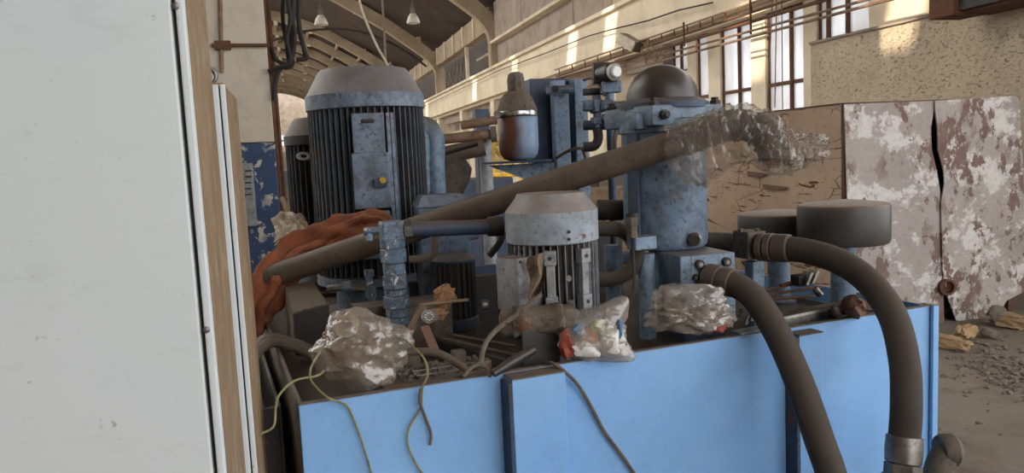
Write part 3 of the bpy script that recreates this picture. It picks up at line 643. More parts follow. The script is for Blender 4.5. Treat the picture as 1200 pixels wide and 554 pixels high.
# ================================================================== orange cloth
def cloth():
    SP = [D(462, 276, 2.93), D(448, 262, 3.0), D(425, 262, 3.06), D(392, 276, 3.08), D(355, 294, 3.08), D(325, 322, 3.04), D(304, 355, 3.0), D(292, 388, 2.97), D(288, 405, 2.97)]
    ra = [.012, .045, .055, .07, .075, .085, .075, .05, .02]; rb = [.012, .045, .06, .07, .075, .085, .075, .05, .03]
    def fn(u, v):
        i = v*(len(SP)-1); j = min(int(i), len(SP)-2); t = i-j; c = SP[j].lerp(SP[j+1], t); d = (SP[j+1]-SP[j]).normalized()
        a = u*2*math.pi; n1 = fw.cross(d).normalized(); R1 = ra[j]*(1-t)+ra[j+1]*t; R2 = rb[j]*(1-t)+rb[j+1]*t
        fold = math.sin(a*6+v*11+3*NZ.noise(c*7))*.014-abs(math.sin(a*2.5+v*7+2*NZ.noise(c*5)))*.012+NZ.noise(c*14+V((math.cos(a), math.sin(a), 0))*1.5)*.022+NZ.noise(c*40+V((math.cos(a), math.sin(a), 0))*3)*.006
        k = min(1, R1/.04)
        return c+n1*math.cos(a)*(R1+fold*k)+fw*math.sin(a)*(R2+fold*k)
    B().grid(fn, 56, 70, True).build('orange_cloth', 'orange', smooth=50, label='grimy orange cloth draped over the left end of the long pipe', cat='cloth')
    # lower flap under the pipe
    def f2(u, v):
        p = D(418+45*u, 280+(18+10*math.sin(u*3))*v, 3.02+.03*math.sin(u*9+v*3))
        return p+fw*NZ.noise(p*20)*.02
cloth()
rg = B(); q0 = D(338, 270, 3.16)
rg.grid(lambda u, v: q0+RR*((u-.5)*.14)+V((0, 0, (v-.5)*.10+.03*math.sin(u*3)+.02*NZ.noise(V((u*5, v*5, 2)))))+fw*(.05*math.sin(v*3)+.02*NZ.noise(V((u*7, v*7, 0)))), 18, 14)
rg.grid(lambda u, v: q0+RR*((u-.5)*.14)+V((0, 0, (v-.5)*.10-.012+.03*math.sin(u*3)+.02*NZ.noise(V((u*5, v*5, 2)))))+fw*(.012+.05*math.sin(v*3)+.02*NZ.noise(V((u*7, v*7, 0)))), 18, 14)
rg.build('grey_rag', 'cream_metal', label='pale grey rag tucked behind the orange cloth', cat='rag')
# ================================================================== fitting column at the left of the tray
fc = thing('coupling_stack', 'chipped pale blue column of stacked hex couplings left of the small motor', 'pipe fitting', D(463, 385, 2.56))
ct = D(459, 270, 2.55)
zz = ZP; cb = V((ct.x, ct.y, 0))
seg = [(.032, .05), (.040, .035), (.036, .03), (.041, .04), (.036, .03), (.043, .045), (.037, .022), (.044, .05), (.040, .04), (.044, .05), (.042, .035)]
tot = sum(h for _, h in seg); sc = (ct.z-.025-ZP)/tot
for i, (r, h) in enumerate(seg):
    h *= sc
    B(XF(cb, .2*i)).lathe([(r*.9, zz), (r, zz+.004), (r, zz+h-.004), (r*.9, zz+h)], 6 if i % 2 or i > 6 else 20, (0, 0, 0)).build('hex_coupling', 'chipped_blue', fc, smooth=25); zz += h
B(XF(ct, TA)).box((0, 0, 0), (.075, .07, .065), bev=.008).build('elbow_block', 'chipped_blue', fc, smooth=0)
B().cyl(D(444, 270, 2.5), D(427, 271, 2.5), .014, n=6).build('side_nut', 'chipped_blue', fc); B().cyl(D(433, 270, 2.5), D(433, 282, 2.5), .011, n=10).build('side_stub', 'blue', fc)
B().lathe([(.030, 0), (.034, .003), (.034, .028), (.03, .03)], 6, D(473, 269, 2.55), D(500, 267, 2.56)-D(473, 269, 2.55)).build('union_nut', 'steel', fc)
B().tube([D(475, 269, 2.55), D(530, 267, 2.58), D(588, 265, 2.62)], .026, 18, 1).build('outlet_pipe', 'dark_blue', fc)
B().lathe([(.034, 0), (.034, .05)], 18, D(572, 265.5, 2.61), D(588, 265, 2.62)-D(572, 265.5, 2.61)).build('pipe_sleeve', 'iron', fc)
# pale thin fitting left
sf = thing('small_valve', 'little blue needle valve standing left of the coupling stack', 'valve', D(433, 345, 2.85)-V((0, 0, .0)))
q = D(433, 330, 2.8); B().lathe([(.016, ZP), (.016, q.z-.06), (.022, q.z-.058), (.022, q.z-.02), (.012, q.z-.018), (.012, q.z+.02), (.018, q.z+.022), (.018, q.z+.045)], 8, (q.x, q.y, 0)).build('body', 'chipped_blue', sf)
B().tube([q-V((0, 0, .03)), D(405, 336, 2.8), D(385, 338, 2.82)], .014, 10, 1).build('side_pipe', 'steel', sf); B().cyl(D(412, 335, 2.8), D(402, 336, 2.8), .02, n=6).build('side_nut', 'blue', sf)
# sheet box with slanting cover on the left of the tray
bx = thing('cover_box', 'slanted dusty sheet metal cover at the left end of the tray', 'cover', D(360, 372, 2.85))
c4 = [D(335, 338, 2.95), D(366, 330, 2.98), D(384, 357, 2.75), D(344, 368, 2.72)]
B().slab(c4[3], c4[2], c4[1], c4[0], .006).build('lid', 'dirty_metal', bx, smooth=0)
for a, e in ((0, 3), (3, 2), (2, 1)):
    p, q = c4[a], c4[e]; b = B(); nn = (q-p).cross(V((0, 0, 1))).normalized()*.004
    b.verts_faces([p, q, V((q.x, q.y, ZP)), V((p.x, p.y, ZP)), p+nn, q+nn, V((q.x, q.y, ZP))+nn, V((p.x, p.y, ZP))+nn], [(0, 1, 2, 3), (7, 6, 5, 4), (0, 4, 5, 1), (1, 5, 6, 2), (2, 6, 7, 3), (3, 7, 4, 0)])
    b.build('side_sheet', 'dirty_metal' if a == 0 else 'iron', bx, smooth=0)
# trough and cables left of the tank
tr = thing('cable_trough', 'dark dirty steel trough between the cabinets and the blue tank', 'trough', T(-.13, .8, 0))
for (u0_, u1, v0, v1, z0, z1, nm) in ((-.165, -.155, .25, 1.6, 0, .93, 'side_wall'), (-.035, -.025, .25, 1.6, 0, .93, 'side_wall'), (-.155, -.035, .25, .26, 0, .93, 'end_wall'), (-.155, -.035, .26, 1.6, .70, .71, 'bottom_sheet')):
    tb(nm, 'iron', u0_, u1, v0, v1, z0, z1, tr)
for k in range(3):
    hp = [T(-.14, .28+.05*k, .96), T(-.10, .45+.05*k, 1.0), T(-.03, .62+.04*k, 1.03), T(.05, .68+.04*k, 1.0), T(.12, .66+.05*k, .96)]
    B().tube(hp, .017+.003*(k % 2), 10, 5).build('thick_cable', 'cable_grey', None, cat='cable', group='cables bridging trough and tank', label=('nearest', 'middle', 'farthest')[k]+' of three thick dusty cables bridging from the dark trough into the tray')
# ================================================================== drums (air breathers)
def breather(px, ytop, d, r, h, label, yleg):
    c = D(px, ytop, d); t = thing('air_breather', label, 'breather', (c.x, c.y, ZP)); zt = c.z
    B().lathe([(.052, ZP), (.052, ZP+.012), (.045, ZP+.016), (.045, zt-h)], 28, (c.x, c.y, 0)).build('stem', 'blue', t)
    B().lathe([(r*.90, zt-h), (r*.97, zt-h+.004), (r, zt-h+.014), (r, zt-.012), (r*.97, zt-.003), (r*.93, zt), (r*.3, zt+.012), (.002, zt+.013)], 48, (c.x, c.y, 0)).build('filter_pot', 'breather', t)
    B().lathe([(.07, ZP), (.07, ZP+.01)], 24, (c.x, c.y, 0)).build('stem_flange', 'dark_blue', t)
breather(988, 238, 2.88, .164, .150, 'nearer drum-shaped grey air breather on a blue stem, with a rounded edge', 350)
breather(912, 249, 3.22, .166, .125, 'farther dark drum-shaped air breather partly behind the nearer drum', 330)
# ================================================================== accumulator group behind
ap = D(607, 150, 3.6)
ac = thing('accumulator', 'bladder accumulator with a grey cap and chrome clamp, blue paint worn to red', 'accumulator', (ap.x, ap.y, 1.575))
B().lathe([(.04, 1.575), (.07, 1.583), (.088, 1.605), (.094, 1.64), (.094, 1.775), (.09, 1.78)], 40, (ap.x, ap.y, 0)).build('shell', 'acc', ac, smooth=50)
B().lathe([(.098, 1.778), (.100, 1.782), (.100, 1.80), (.098, 1.804)], 40, (ap.x, ap.y, 0)).build('clamp_band', 'chrome', ac)
B().lathe([(.095, 1.80), (.093, 1.815), (.080, 1.85), (.062, 1.885), (.05, 1.893), (.035, 1.895)], 40, (ap.x, ap.y, 0)).build('cap', 'dirty_metal', ac, smooth=50)
B().lathe([(.042, 1.89), (.042, 1.95), (.036, 1.975), (.018, 1.985)], 10, (ap.x, ap.y, 0)).build('valve_guard', 'dirty_metal', ac)
cl = D(583, 134, 3.53); B().cyl(cl-RR*.015, cl+RR*.03, .011, n=10).build('clamp_bolt', 'steel', ac); B().lathe([(.018, -.01), (.018, .01)], 12, cl, fw).build('clamp_lug', 'steel', ac)
vf = thing('valve_stand', 'dark blue steel stand with two square posts behind the accumulator', 'stand', D(660, 300, 3.75))
def post(name, mat, xa, ytop, d, w, dpt, par, z0=ZP, bev=.004):
    q = D(xa, ytop, d); return B(XF(V((q.x, q.y, 0)), TA-.12)).box((0, 0, (q.z+z0)/2), (w, dpt, q.z-z0), bev=bev).build(name, mat, par, smooth=0)
post('back_plate', 'dark_blue', 640, 93, 3.78, .20, .10, vf, 1.55); post('post', 'blue', 655, 100, 3.66, .075, .06, vf)
post('post', 'blue', 677, 93, 3.7, .065, .075, vf); post('post_web', 'dark_blue', 668, 94, 3.74, .02, .06, vf)
B().box(D(653, 103, 3.62), (.07, .03, .07), TA, .005).build('bolt_plate', 'blue', vf); B().cyl(D(651, 104, 3.6), D(651, 104, 3.57), .016, n=12).build('bolt', 'iron', vf)
B().tube([D(640, 106, 3.6), D(672, 104, 3.6)], .02, 10, 1).build('tie_bar', 'blue', vf)
q = D(605, 188, 3.6); sh = [D(566, 193, 3.5), D(640, 188, 3.5), D(650, 186, 3.75), D(580, 190, 3.75)]
B().slab(*[V((p.x, p.y, 1.565)) for p in sh], .01).build('shelf', 'dark_blue', vf, smooth=0)
b = B(); A0, A1, A2 = [D(x, y, 3.56) for x, y in ((572, 194), (650, 190), (650, 222))]; b.verts_faces([A0, A1, A2, A0+fw*.012, A1+fw*.012, A2+fw*.012], [(0, 1, 2), (5, 4, 3), (0, 3, 4, 1), (1, 4, 5, 2), (2, 5, 3, 0)]); b.build('gusset', 'blue', vf, smooth=0)
B().tube([D(652, 185, 3.55), D(668, 176, 3.5), D(682, 174, 3.5), D(686, 185, 3.52)], .008, 8, 5).build('thin_hose', 'cable_grey', vf)
# solenoid valve with fittings
sv = thing('solenoid_valve', 'black solenoid with a white end knob on blue pipe fittings', 'valve', D(712, 178, 3.4))
B(XF(D(704, 86, 3.42), CAMYAW)).box((0, 0, 0), (.07, .07, .09), bev=.006).build('coil_body', 'iron', sv, smooth=0)
sa = D(706, 86, 3.40); sb_ = D(722, 84, 3.30)
B().lathe([(.040, 0), (.042, .004), (.042, .085), (.038, .09)], 28, sa, sb_-sa).build('coil', 'black_dome', sv); kn = (sb_-sa).normalized()
B().lathe([(.038, .086), (.038, .096), (.03, .099)], 24, sa, kn).build('end_ring', 'steel', sv)
B().lathe([(.024, .098), (.024, .116), (.02, .12)], 24, sa, kn).build('end_knob', 'knob_white', sv)
B(XF(D(716, 102, 3.38), CAMYAW)).box((0, 0, 0), (.085, .07, .05), bev=.005).build('sub_plate', 'blue', sv, smooth=0)
def fitst(xy0, xy1, d, r, n=6, m='blue', nm='fitting'): return B().cyl(D(*xy0, d), D(*xy1, d), r, n=n, bev=.003).build(nm, m, sv)
fitst((714, 107), (715, 142), 3.38, .020, 14, nm='riser'); fitst((713, 118), (713, 129), 3.38, .034); fitst((699, 112), (701, 150), 3.42, .020, 14, nm='riser')
fitst((699, 118), (700, 132), 3.42, .036); fitst((683, 124), (696, 124), 3.42, .022); fitst((690, 118), (690, 130), 3.42, .028)
fitst((716, 124), (745, 122), 3.36, .018, 14, nm='cross_pipe'); fitst((700, 138), (700, 146), 3.42, .032); fitst((714, 133), (714, 141), 3.38, .032)
fitst((683, 108), (708, 107), 3.44, .016, 12, m='dark_blue', nm='cross_pipe')
B().tube([D(700, 150, 3.42), D(701, 163, 3.42), D(696, 171, 3.42), D(684, 172, 3.42)], .022, 12, 4).build('elbow_pipe', 'iron', sv)
B().tube([D(684, 147, 3.44), D(725, 146, 3.4)], .022, 12, 1).build('cross_pipe', 'dark_blue', sv)
B().tube([D(684, 94, 3.5), D(694, 92, 3.44), D(704, 102, 3.38), D(708, 112, 3.36)], .006, 8, 5).build('thin_hose', 'iron', sv)
B().tube([D(724, 148, 3.3), D(720, 165, 3.2), D(721, 185, 3.15)], .01, 8, 5).build('thin_hose', 'iron', sv)
q = D(715, 142, 3.38); B().cyl(V((q.x, q.y, ZP)), q, .018, n=12).build('riser_leg', 'dark_blue', sv)
# pipes and blocks behind the big motor
sp = thing('suction_pipe', 'fat pale blue pipe bending over beside the largest motor', 'pipe', D(515, 250, 3.65))
q = D(511, 220, 3.65); B().tube([V((q.x+.02, q.y, ZP)), D(512, 215, 3.65), D(511, 170, 3.65), D(508, 155, 3.66), D(500, 147, 3.7), D(485, 146, 3.75)], .042, 18, 5).build('bend', 'pale_blue', sp)
B().tube([D(500, 225, 3.62), D(499, 165, 3.62), D(495, 158, 3.62)], .018, 10, 4).build('side_tube', 'pale_blue', sp)
dk = thing('guard_plate', 'dusty fan-shaped grey guard plate behind the bent blue pipe', 'plate', D(535, 230, 3.85))
def fan():
    c = D(528, 202, 3.8); pts = [D(512, 182, 3.8), D(530, 182, 3.8), D(546, 187, 3.8), D(553, 197, 3.8), D(551, 210, 3.8), D(545, 222, 3.8), D(540, 232, 3.8), D(512, 232, 3.8)]
    b = B(); n = len(pts); b.verts_faces(pts+[p+fw*.012 for p in pts], [tuple(range(n)), tuple(range(2*n-1, n-1, -1))]+[(i, (i+1) % n, n+(i+1) % n, n+i) for i in range(n)]); b.build('plate', 'dirty_metal', dk, smooth=0)
    B().tube([D(508, 183, 3.78), D(560, 168, 3.78)], .012, 8, 1).build('edge_bar', 'iron', dk)
    q = D(530, 230, 3.8); B(XF(V((q.x, q.y, 0)), TA)).box((0, 0, (q.z+ZP)/2), (.05, .03, q.z-ZP)).build('foot', 'iron', dk, smooth=0)
fan()
jb = thing('junction_box', 'blue box with a tapered dusty lid between the two upright motors', 'box', D(515, 258, 3.1))
q = D(516, 246, 3.12); JM = XF(V((q.x, q.y, 0)), TA-.1)
B(JM).box((0, 0, (q.z+.02+ZP)/2), (.20, .16, q.z+.02-ZP), bev=.004).build('body', 'blue', jb, smooth=0)
B(JM).verts_faces([(-.108, -.088, q.z+.02), (.108, -.088, q.z+.02), (.108, .088, q.z+.02), (-.108, .088, q.z+.02), (-.08, -.06, q.z+.065), (.08, -.06, q.z+.065), (.08, .06, q.z+.065), (-.08, .06, q.z+.065)],
    [(3, 2, 1, 0), (4, 5, 6, 7), (0, 1, 5, 4), (1, 2, 6, 5), (2, 3, 7, 6), (3, 0, 4, 7)]).build('lid', 'pale_blue', jb, smooth=0)
# pump motor with dark fins between
b3 = D(530, 292, 2.92); m3_, _ = motor('pump_motor', 'low dark finned motor tucked behind the outlet pipe', 'motor', b3, .085, ZP, 1.0, 1.21, 1.24, 'dark_blue', 'fin_dark', 22, .1)
for i, (pts, r, mat, lab) in enumerate((
    ([(480, 304), (500, 302), (508, 296), (510, 276)], .014, 'cable_grey', 'thin grey bent pipe beneath the outlet pipe'),
    ([(573, 300), (585, 285), (590, 272)], .012, 'iron', 'black curved tube left of the small motor cap'),
    ([(700, 268), (728, 270), (745, 285), (744, 310), (725, 325), (700, 328)], .026, 'rubber', 'black hose looping behind the small grey motor'),
    ([(700, 246), (730, 246)], .04, 'iron', 'thick black horizontal pipe between small motor and filter housing'))):
    dd = (2.72, 2.7, 2.7, 2.95)[i]
    B().tube([D(x, y, dd) for x, y in pts], r, 12, 5).build('bent_pipe', mat, None, label=lab, cat='pipe')
cv = thing('check_valve', 'small white-grey valve block on the left of the filter housing', 'valve', D(748, 300, 2.66))
B(XF(D(752, 284, 2.66), TA)).box((0, 0, 0), (.085, .06, .045), bev=.005).build('block', 'pale_blue', cv, smooth=0)
B().lathe([(.020, 0), (.020, .04), (.024, .042), (.024, .07)], 6, D(741, 278, 2.64), (0, 0, 1)).build('brass_nut', 'dirty_metal', cv); B().cyl(D(741, 262, 2.64), D(741, 250, 2.64), .022, n=12).build('hose_end', 'iron', cv)
B().tube([D(741, 277, 2.64), D(743, 320, 2.62), D(742, 345, 2.6), D(732, 366, 2.55)], .006, 8, 5).build('drip_tube', 'rubber', cv)
for (x, y0, y1, d, lab) in ((757, 297, 322, 2.72, 'pale blue pipe stub beneath the white-grey valve block'), (717, 287, 322, 2.9, 'pale blue pipe stub between small motor and filter housing')):
    q = D(x, y0, d); B().lathe([(.030, ZP), (.03, q.z)], 20, (q.x, q.y, 0)).build('pipe_stub', 'pale_blue', None, label=lab, cat='pipe')
sb2 = [('steel_beam', (690, 262, 3.62), (.3, .1, .08), 'iron', 'dark steel beam across the back of the tray behind the motors', 'beam'), ('mounting_rail', (560, 322, 3.3), (.6, .05, .05), 'iron', 'dark mounting rail low between the small motor and the coupling stack', 'rail'),
       ('base_block', (470, 352, 2.75), (.34, .12, .06), 'dirty_metal', 'dirty steel base block behind the coupling stack', 'block')]
for nm, (x, y, d), dim, mt, lab, cat in sb2:
    q = D(x, y, d); B(XF(V((q.x, q.y, 0)), TA)).box((0, 0, (q.z+ZP)/2), (dim[0], dim[1], q.z-ZP), bev=.005).build(nm, mt, None, label=lab, cat=cat, smooth=0)
# ================================================================== sheet enclosure at the right
EY = 5.272; EX0, EX1, EZ = 4.281, 6.07, 1.89
en = thing('sheet_metal_enclosure', 'weathered sheet metal enclosure with peeling white and grey paint at the right', 'enclosure', ((EX0+EX1)/2, 6.9, 0))
def psheet(name, mat, px, Y, th, par):
    P = [PYY(x, y, Y) for x, y in px]; n = len(P); Q = [p+V((0, th, 0)) for p in P]
    return B().verts_faces(P+Q, [tuple(range(n)), tuple(range(2*n-1, n-1, -1))]+[(i, (i+1) % n, n+(i+1) % n, n+i) for i in range(n)]).build(name, mat, par, smooth=0)
psheet('front_sheet', 'peel', [(990, 122), (1040, 120), (1095, 118), (1095, 126), (1091, 150), (1092, 175), (1098, 200), (1102, 225), (1102, 238), (1104, 300), (1107, 386), (998, 392)], EY, .012, en)
psheet('front_sheet', 'peel', [(1096, 118), (1195, 112), (1199, 200), (1203, 340), (1180, 352), (1168, 371), (1150, 376), (1122, 378), (1112, 352), (1105, 320), (1103, 238), (1107, 215), (1106, 200), (1099, 175), (1099, 150), (1096, 128)], EY-.02, .012, en)
p0 = PYY(1110, 336, EY-.03); B().lathe([(.07, 0), (.07, .05), (.05, .05), (.05, .01)], 20, p0+V((0, .02, 0)), (-.3, -1, 0)).build('pipe_end', 'rusty', en)
B().box((EX0+.006, EY+1.75, EZ/2), (.012, 3.4, EZ), bev=.002).build('flank_sheet', 'flank', en, smooth=0)
B().box((EX1, EY+1.75, EZ/2), (.012, 3.4, EZ), bev=.002).build('flank_sheet', 'peel', en, smooth=0)
B().box(((EX0+EX1)/2, EY+1.75, EZ+.004), (EX1-EX0+.03, 3.44, .008), bev=.002).build('top_sheet', 'rusty', en, smooth=0)
B().box(((EX0+EX1)/2, EY+.35, EZ/2), (EX1-EX0-.08, .02, EZ-.04)).build('inner_shade_board', 'cable_black', en, smooth=0)  # black board behind the slit, standing in for the shade inside
for x in (EX0+.03, EX1-.03): B().box((x, EY+.045, EZ/2), (.04, .04, EZ-.02)).build('corner_post', 'rusty', en, smooth=0)
for (y, z, w, h) in ((5.9, 1.45, .5, .05), (6.3, 1.32, .35, .03), (6.0, 1.2, .4, .025)):
    B().slab((EX0-.012, y, z), (EX0-.012, y+w, z+.02), (EX0-.03, y+w*.9, z-h), (EX0-.03, y+.1, z-h), .004).build('torn_flap', 'rusty', en, smooth=0)
# ================================================================== debris on the floor
def rock(c, r, seed, name, mat, label=None, group=None, par=None, flat=.6, cat='rubble', sub=2, boxy=False, kind=None):
    t = bmesh.new()
    if boxy:
        bmesh.ops.create_cube(t, size=1.6); bmesh.ops.subdivide_edges(t, edges=t.edges[:], cuts=6, use_grid_fill=True)
        for v in t.verts:
            if v.co.length > 1.12: v.co *= 1-.22*(v.co.length-1.12)/.26
    else: bmesh.ops.create_icosphere(t, subdivisions=sub, radius=1)
    for v in t.verts:
        k = 1+(.5*(NZ.voronoi(v.co*1.7+V((seed, 0, 0)))[0][1]-NZ.voronoi(v.co*1.7+V((seed, 0, 0)))[0][0]-.3) if 'paper' in name else 0)+.35*NZ.noise(v.co*1.6+V((seed*3.1, seed, 0)))+.28*NZ.noise(v.co*3+V((seed, 0, seed*2))); v.co = v.co*k; v.co.x *= r[0]; v.co.y *= r[1]; v.co.z *= r[2]
    zmin = min(v.co.z for v in t.verts); b = B(M4.Translation(V(c)-V((0, 0, zmin))) @ M4.Rotation(seed*1.7, 4, 'Z')); b.add(t, M4.Identity(4))
    return b.build(name, mat, par, smooth=30, label=label, cat=cat if label else None, group=group, kind=kind)
for i, (x, y, r, m, nm, lab) in enumerate(((1113, 408, (.17, .07, .05), 'brick', 'broken_brick', 'longer yellowish broken brick lying nearest the blue tank corner'), (1131, 396, (.11, .055, .055), 'brick', 'broken_brick', 'squarish yellow brick piece just behind the longer broken brick'),
        (1188, 384, (.17, .10, .06), 'brick', 'broken_brick', 'yellowish brick chunk by the foot of the peeling sheet at the right edge'), (1168, 382, (.09, .08, .08), 'stone', 'concrete_lump', 'grey concrete lump leaning at the bottom of the peeling sheet'),
        (1158, 396, (.06, .05, .04), 'stone', 'concrete_lump', 'small grey stone lying alone between the brick chunks'))):
    rock(PZ(x, y, 0), r, i+1, nm, m, lab, boxy='brick' in nm, cat='brick' if 'brick' in nm else 'stone')
rb = random.Random(3); b = B()
for k in range(520):
    if k < 200: q = PZ(1165+rb.gauss(0, 28), 425+rb.gauss(0, 14), 0)
    elif k < 300: q = PZ(1195+rb.gauss(0, 14), 445+rb.gauss(0, 12), 0)
    else: q = V((rb.uniform(2.6, 6), rb.uniform(2.2, 5.2), 0))
    r = rb.choice((.008, .012, .016, .025))*(1 if k < 300 else .7); t = bmesh.new(); bmesh.ops.create_icosphere(t, subdivisions=1, radius=r)
    for v in t.verts: v.co *= rb.uniform(.6, 1.2); v.co.z *= .6
    b.add(t, M4.Translation(q+V((0, 0, r*.3))))
b.build('rubble', 'stone', kind='stuff', label='scattered crumbs of rubble on the dusty floor', smooth=0)
# ================================================================== plastic bags
def bag(name, label, px, d, ext, seed, mat, ears=(), base=None, sub=5, dent=1.):
    c = D(px[0], px[1], d); t = bmesh.new(); bmesh.ops.create_icosphere(t, subdivisions=sub, radius=1)
    for v in t.verts:
        n = v.co.copy(); p = n*1.9+V((seed*2.3, seed, seed*.7))
        ps = V((p.x*.8, p.y*1.7, p.z)); dv = NZ.voronoi(ps*1.1)[0]; cre = (dv[1]-dv[0]); dv2 = NZ.voronoi(ps*2.6)[0]
        k = 1+dent*(.22*NZ.noise(p)+.26*(cre-.3)+.08*(dv2[1]-dv2[0]-.2))
        for (dx, dy, dz, amp, sharp) in ears:
            e = V((dx, dy, dz)).normalized(); k += amp*max(0, n.dot(e))**sharp
        v.co = n*k
    for v in t.verts: v.co = RR*(v.co.x*ext[0])+UU*(v.co.y*ext[1])+fw*(v.co.z*ext[2])
    root = thing(name, label, 'plastic bag', c-UU*ext[1])
    b = B(M4.Translation(c)); b.add(t, M4.Identity(4)); b.build('film', mat, root, smooth=28)
    return root, c
def lump(root, c, ofs, r, seed, name, mat):
    t = bmesh.new(); bmesh.ops.create_icosphere(t, subdivisions=3, radius=1)
    for v in t.verts:
        k = 1+.5*NZ.noise(v.co*1.7+V((seed, 2*seed, 0)))+.15*NZ.noise(v.co*5+V((seed, 0, 1))); v.co = RR*(v.co.x*k*r[0])+UU*(v.co.y*k*r[1])+fw*(v.co.z*k*r[2])
    b = B(M4.Translation(c+RR*ofs[0]+UU*ofs[1]+fw*ofs[2])); b.add(t, M4.Identity(4)); b.build(name, mat, root, smooth=40)
g1, c = bag('plastic_bag', 'big dusty clear bag bulging over the left front corner of the tank', (425, 411), 2.16, (.125, .105, .11), 1, 'bag', [(-.3, .9, -.2, .22, 8), (.3, -1, -.5, .2, 8), (.95, .3, 0, .2, 10), (-1, -.4, 0, .2, 8)], dent=.7)
lump(g1, c, (.0, -.01, .01), (.085, .07, .07), 3, 'wadding', 'rag')
pr = D(405, 384, 2.12); cw = B()
for k in range(3): cw.tube([pr+RR*(.03*math.cos(a))+UU*(.022*math.sin(a)+.004*k)+fw*(.01*k) for a in [i*.45 for i in range(15)]], .004, 8, 2)
cw.build('cable_coil', 'cream_metal', g1)
g2, c = bag('plastic_bag', 'litter-filled clear bag with coloured wrappers slumped over the tank rim', (694, 392), 2.25, (.100, .075, .07), 5, 'bag_clear', [(.55, .85, 0, .75, 16), (.8, -.7, -.3, .55, 14), (-.85, .5, 0, .3, 10), (-.6, -.7, 0, .2, 8)], dent=.6)
for i, (ox, oy, oz, r, m) in enumerate(((-.075, -.02, -.035, (.022, .04, .02), 'red_print'), (-.045, .015, -.045, (.018, .02, .012), 'blue_print'), (.01, .03, -.045, (.02, .022, .012), 'green_print'), (.05, -.01, -.04, (.04, .045, .02), 'white_print'), (-.02, -.035, -.045, (.04, .025, .015), 'white_print'), (-.01, .0, -.04, (.03, .03, .015), 'orange_print'), (.075, .02, -.045, (.008, .03, .01), 'blue_print'))):
    lump(g2, c, (ox, oy, oz), r, i+2, 'wrapper', m)
g3, c = bag('plastic_bag', 'crumpled clear bag lying in front of the valve block', (808, 365), 2.42, (.125, .075, .08), 9, 'bag_clear', [(-.4, .8, 0, .35, 8), (.9, -.2, 0, .25, 8), (-.95, -.35, 0, .3, 12), (.35, .8, 0, .2, 8)])
lump(g3, c, (.05, -.02, .0), (.055, .04, .05), 6, 'wadding', 'rag'); lump(g3, c, (-.05, .0, .0), (.045, .035, .04), 9, 'wadding', 'rag'); lump(g3, c, (.08, -.05, -.03), (.03, .012, .02), 4, 'wrapper', 'red_print')
# ================================================================== wires
TV = V((-math.sin(TA), math.cos(TA), 0))
def onf(x, y, off=.012):
    v = ray(x, y); o = V((T0.x, T0.y, 0))-TV*off; return CAM+v*((o-CAM).dot(TV)/v.dot(TV))
def wire(pts, r, label, mat='wire', cat='wire'): B().tube(pts, r, 8, 6).build('loose_wire', mat, None, label=label, cat=cat)
wire([D(276, 531, 1.85), D(300, 511, 1.86), D(320, 500, 1.88), D(323, 478, 1.9), D(327, 463, 1.93), D(345, 446, 1.98), D(372, 440, 2.04), D(380, 434, 2.06)], .003, 'green and yellow wire reaching out left of the tank corner')
wire([D(375, 412, 2.05), D(364, 432, 2.0), D(366, 448, 1.97), onf(385, 466, .02), onf(405, 474, .012), onf(413, 488), onf(425, 520), onf(437, 560)], .003, 'green and yellow wire hanging from the big bag down the left of the tank front')
wire([D(468, 394, 2.1), D(482, 404, 2.08), D(497, 420, 2.05), D(501, 438, 2.03), onf(495, 455, .02), onf(493, 478), onf(480, 500), onf(478, 520), onf(486, 540), onf(500, 562)], .003, 'green wire snaking down the tank front beside the doubled strand')
wire([onf(493, 455, .03), onf(492, 470, .02), onf(499, 490), onf(505, 508), onf(504, 521)], .004, 'short dark doubled strand ending halfway down the tank front', 'cable_grey')
wire([D(640, 424, 2.2), onf(652, 428, .03), onf(675, 448, .02), onf(692, 475), onf(708, 505), onf(730, 535), onf(748, 562)], .0055, 'thick grey-brown cable hanging down the tank front right of the stiffener', 'cable_grey', 'cable')
# ================================================================== scrap in the tray
def bar(name, lab, cat, a, e, w, h, mat, z=None):
    a, e = V(a), V(e); L = (e-a).length; q = (e-a).to_track_quat('X', 'Z'); B(M4.Translation((a+e)/2) @ q.to_matrix().to_4x4()).box((0, 0, 0), (L, w, h), bev=min(w, h)*.2).build(name, mat, None, label=lab, cat=cat, smooth=0)
def rod(name, lab, cat, pts, r, mat): B().tube(pts, r, 10, 5 if len(pts) > 2 else 1).build(name, mat, None, label=lab, cat=cat)
def tz(x, y, z): return PZ(x, y, z)
rbm = thing('machine_bed', 'rusty cast bed with raised lugs behind the tank front, left of the stiffener', 'casting', T(.42, .2, ZP))
B(MT).box((.40, .17, ZP+.025), (.34, .22, .05), bev=.006).build('bed', 'dirty_metal', rbm, smooth=0)
B(MT).box((.40, .07, ZP+.058), (.34, .03, .016), bev=.004).build('lip', 'dirty_metal', rbm, smooth=0)
for u_, v_ in ((.36, .25), (.50, .24), (.53, .10)): B(MT).box((u_, v_, ZP+.07), (.04, .04, .04), bev=.005).build('lug', 'dirty_metal', rbm, smooth=0)
for v_ in (.14, .19): B(MT).box((.45, v_, ZP+.056), (.22, .008, .012), bev=.002).build('guide_strip', 'steel', rbm, smooth=0)
b = B(MT); rg_ = random.Random(11)
for k in range(420):
    u_, v_ = (rg_.uniform(.3, .56), rg_.uniform(.08, .27)) if k < 300 else (rg_.uniform(.03, 2.1), rg_.uniform(.03, .11)); r = rg_.uniform(.003, .008)
    t = bmesh.new(); bmesh.ops.create_icosphere(t, subdivisions=1, radius=r); b.add(t, M4.Translation((u_, v_, ZP+(.052 if k < 300 else 0)+r*.4)))
b.build('gravel', 'stone', kind='stuff', label='fine gravel and dirt strewn over the tray', smooth=0)
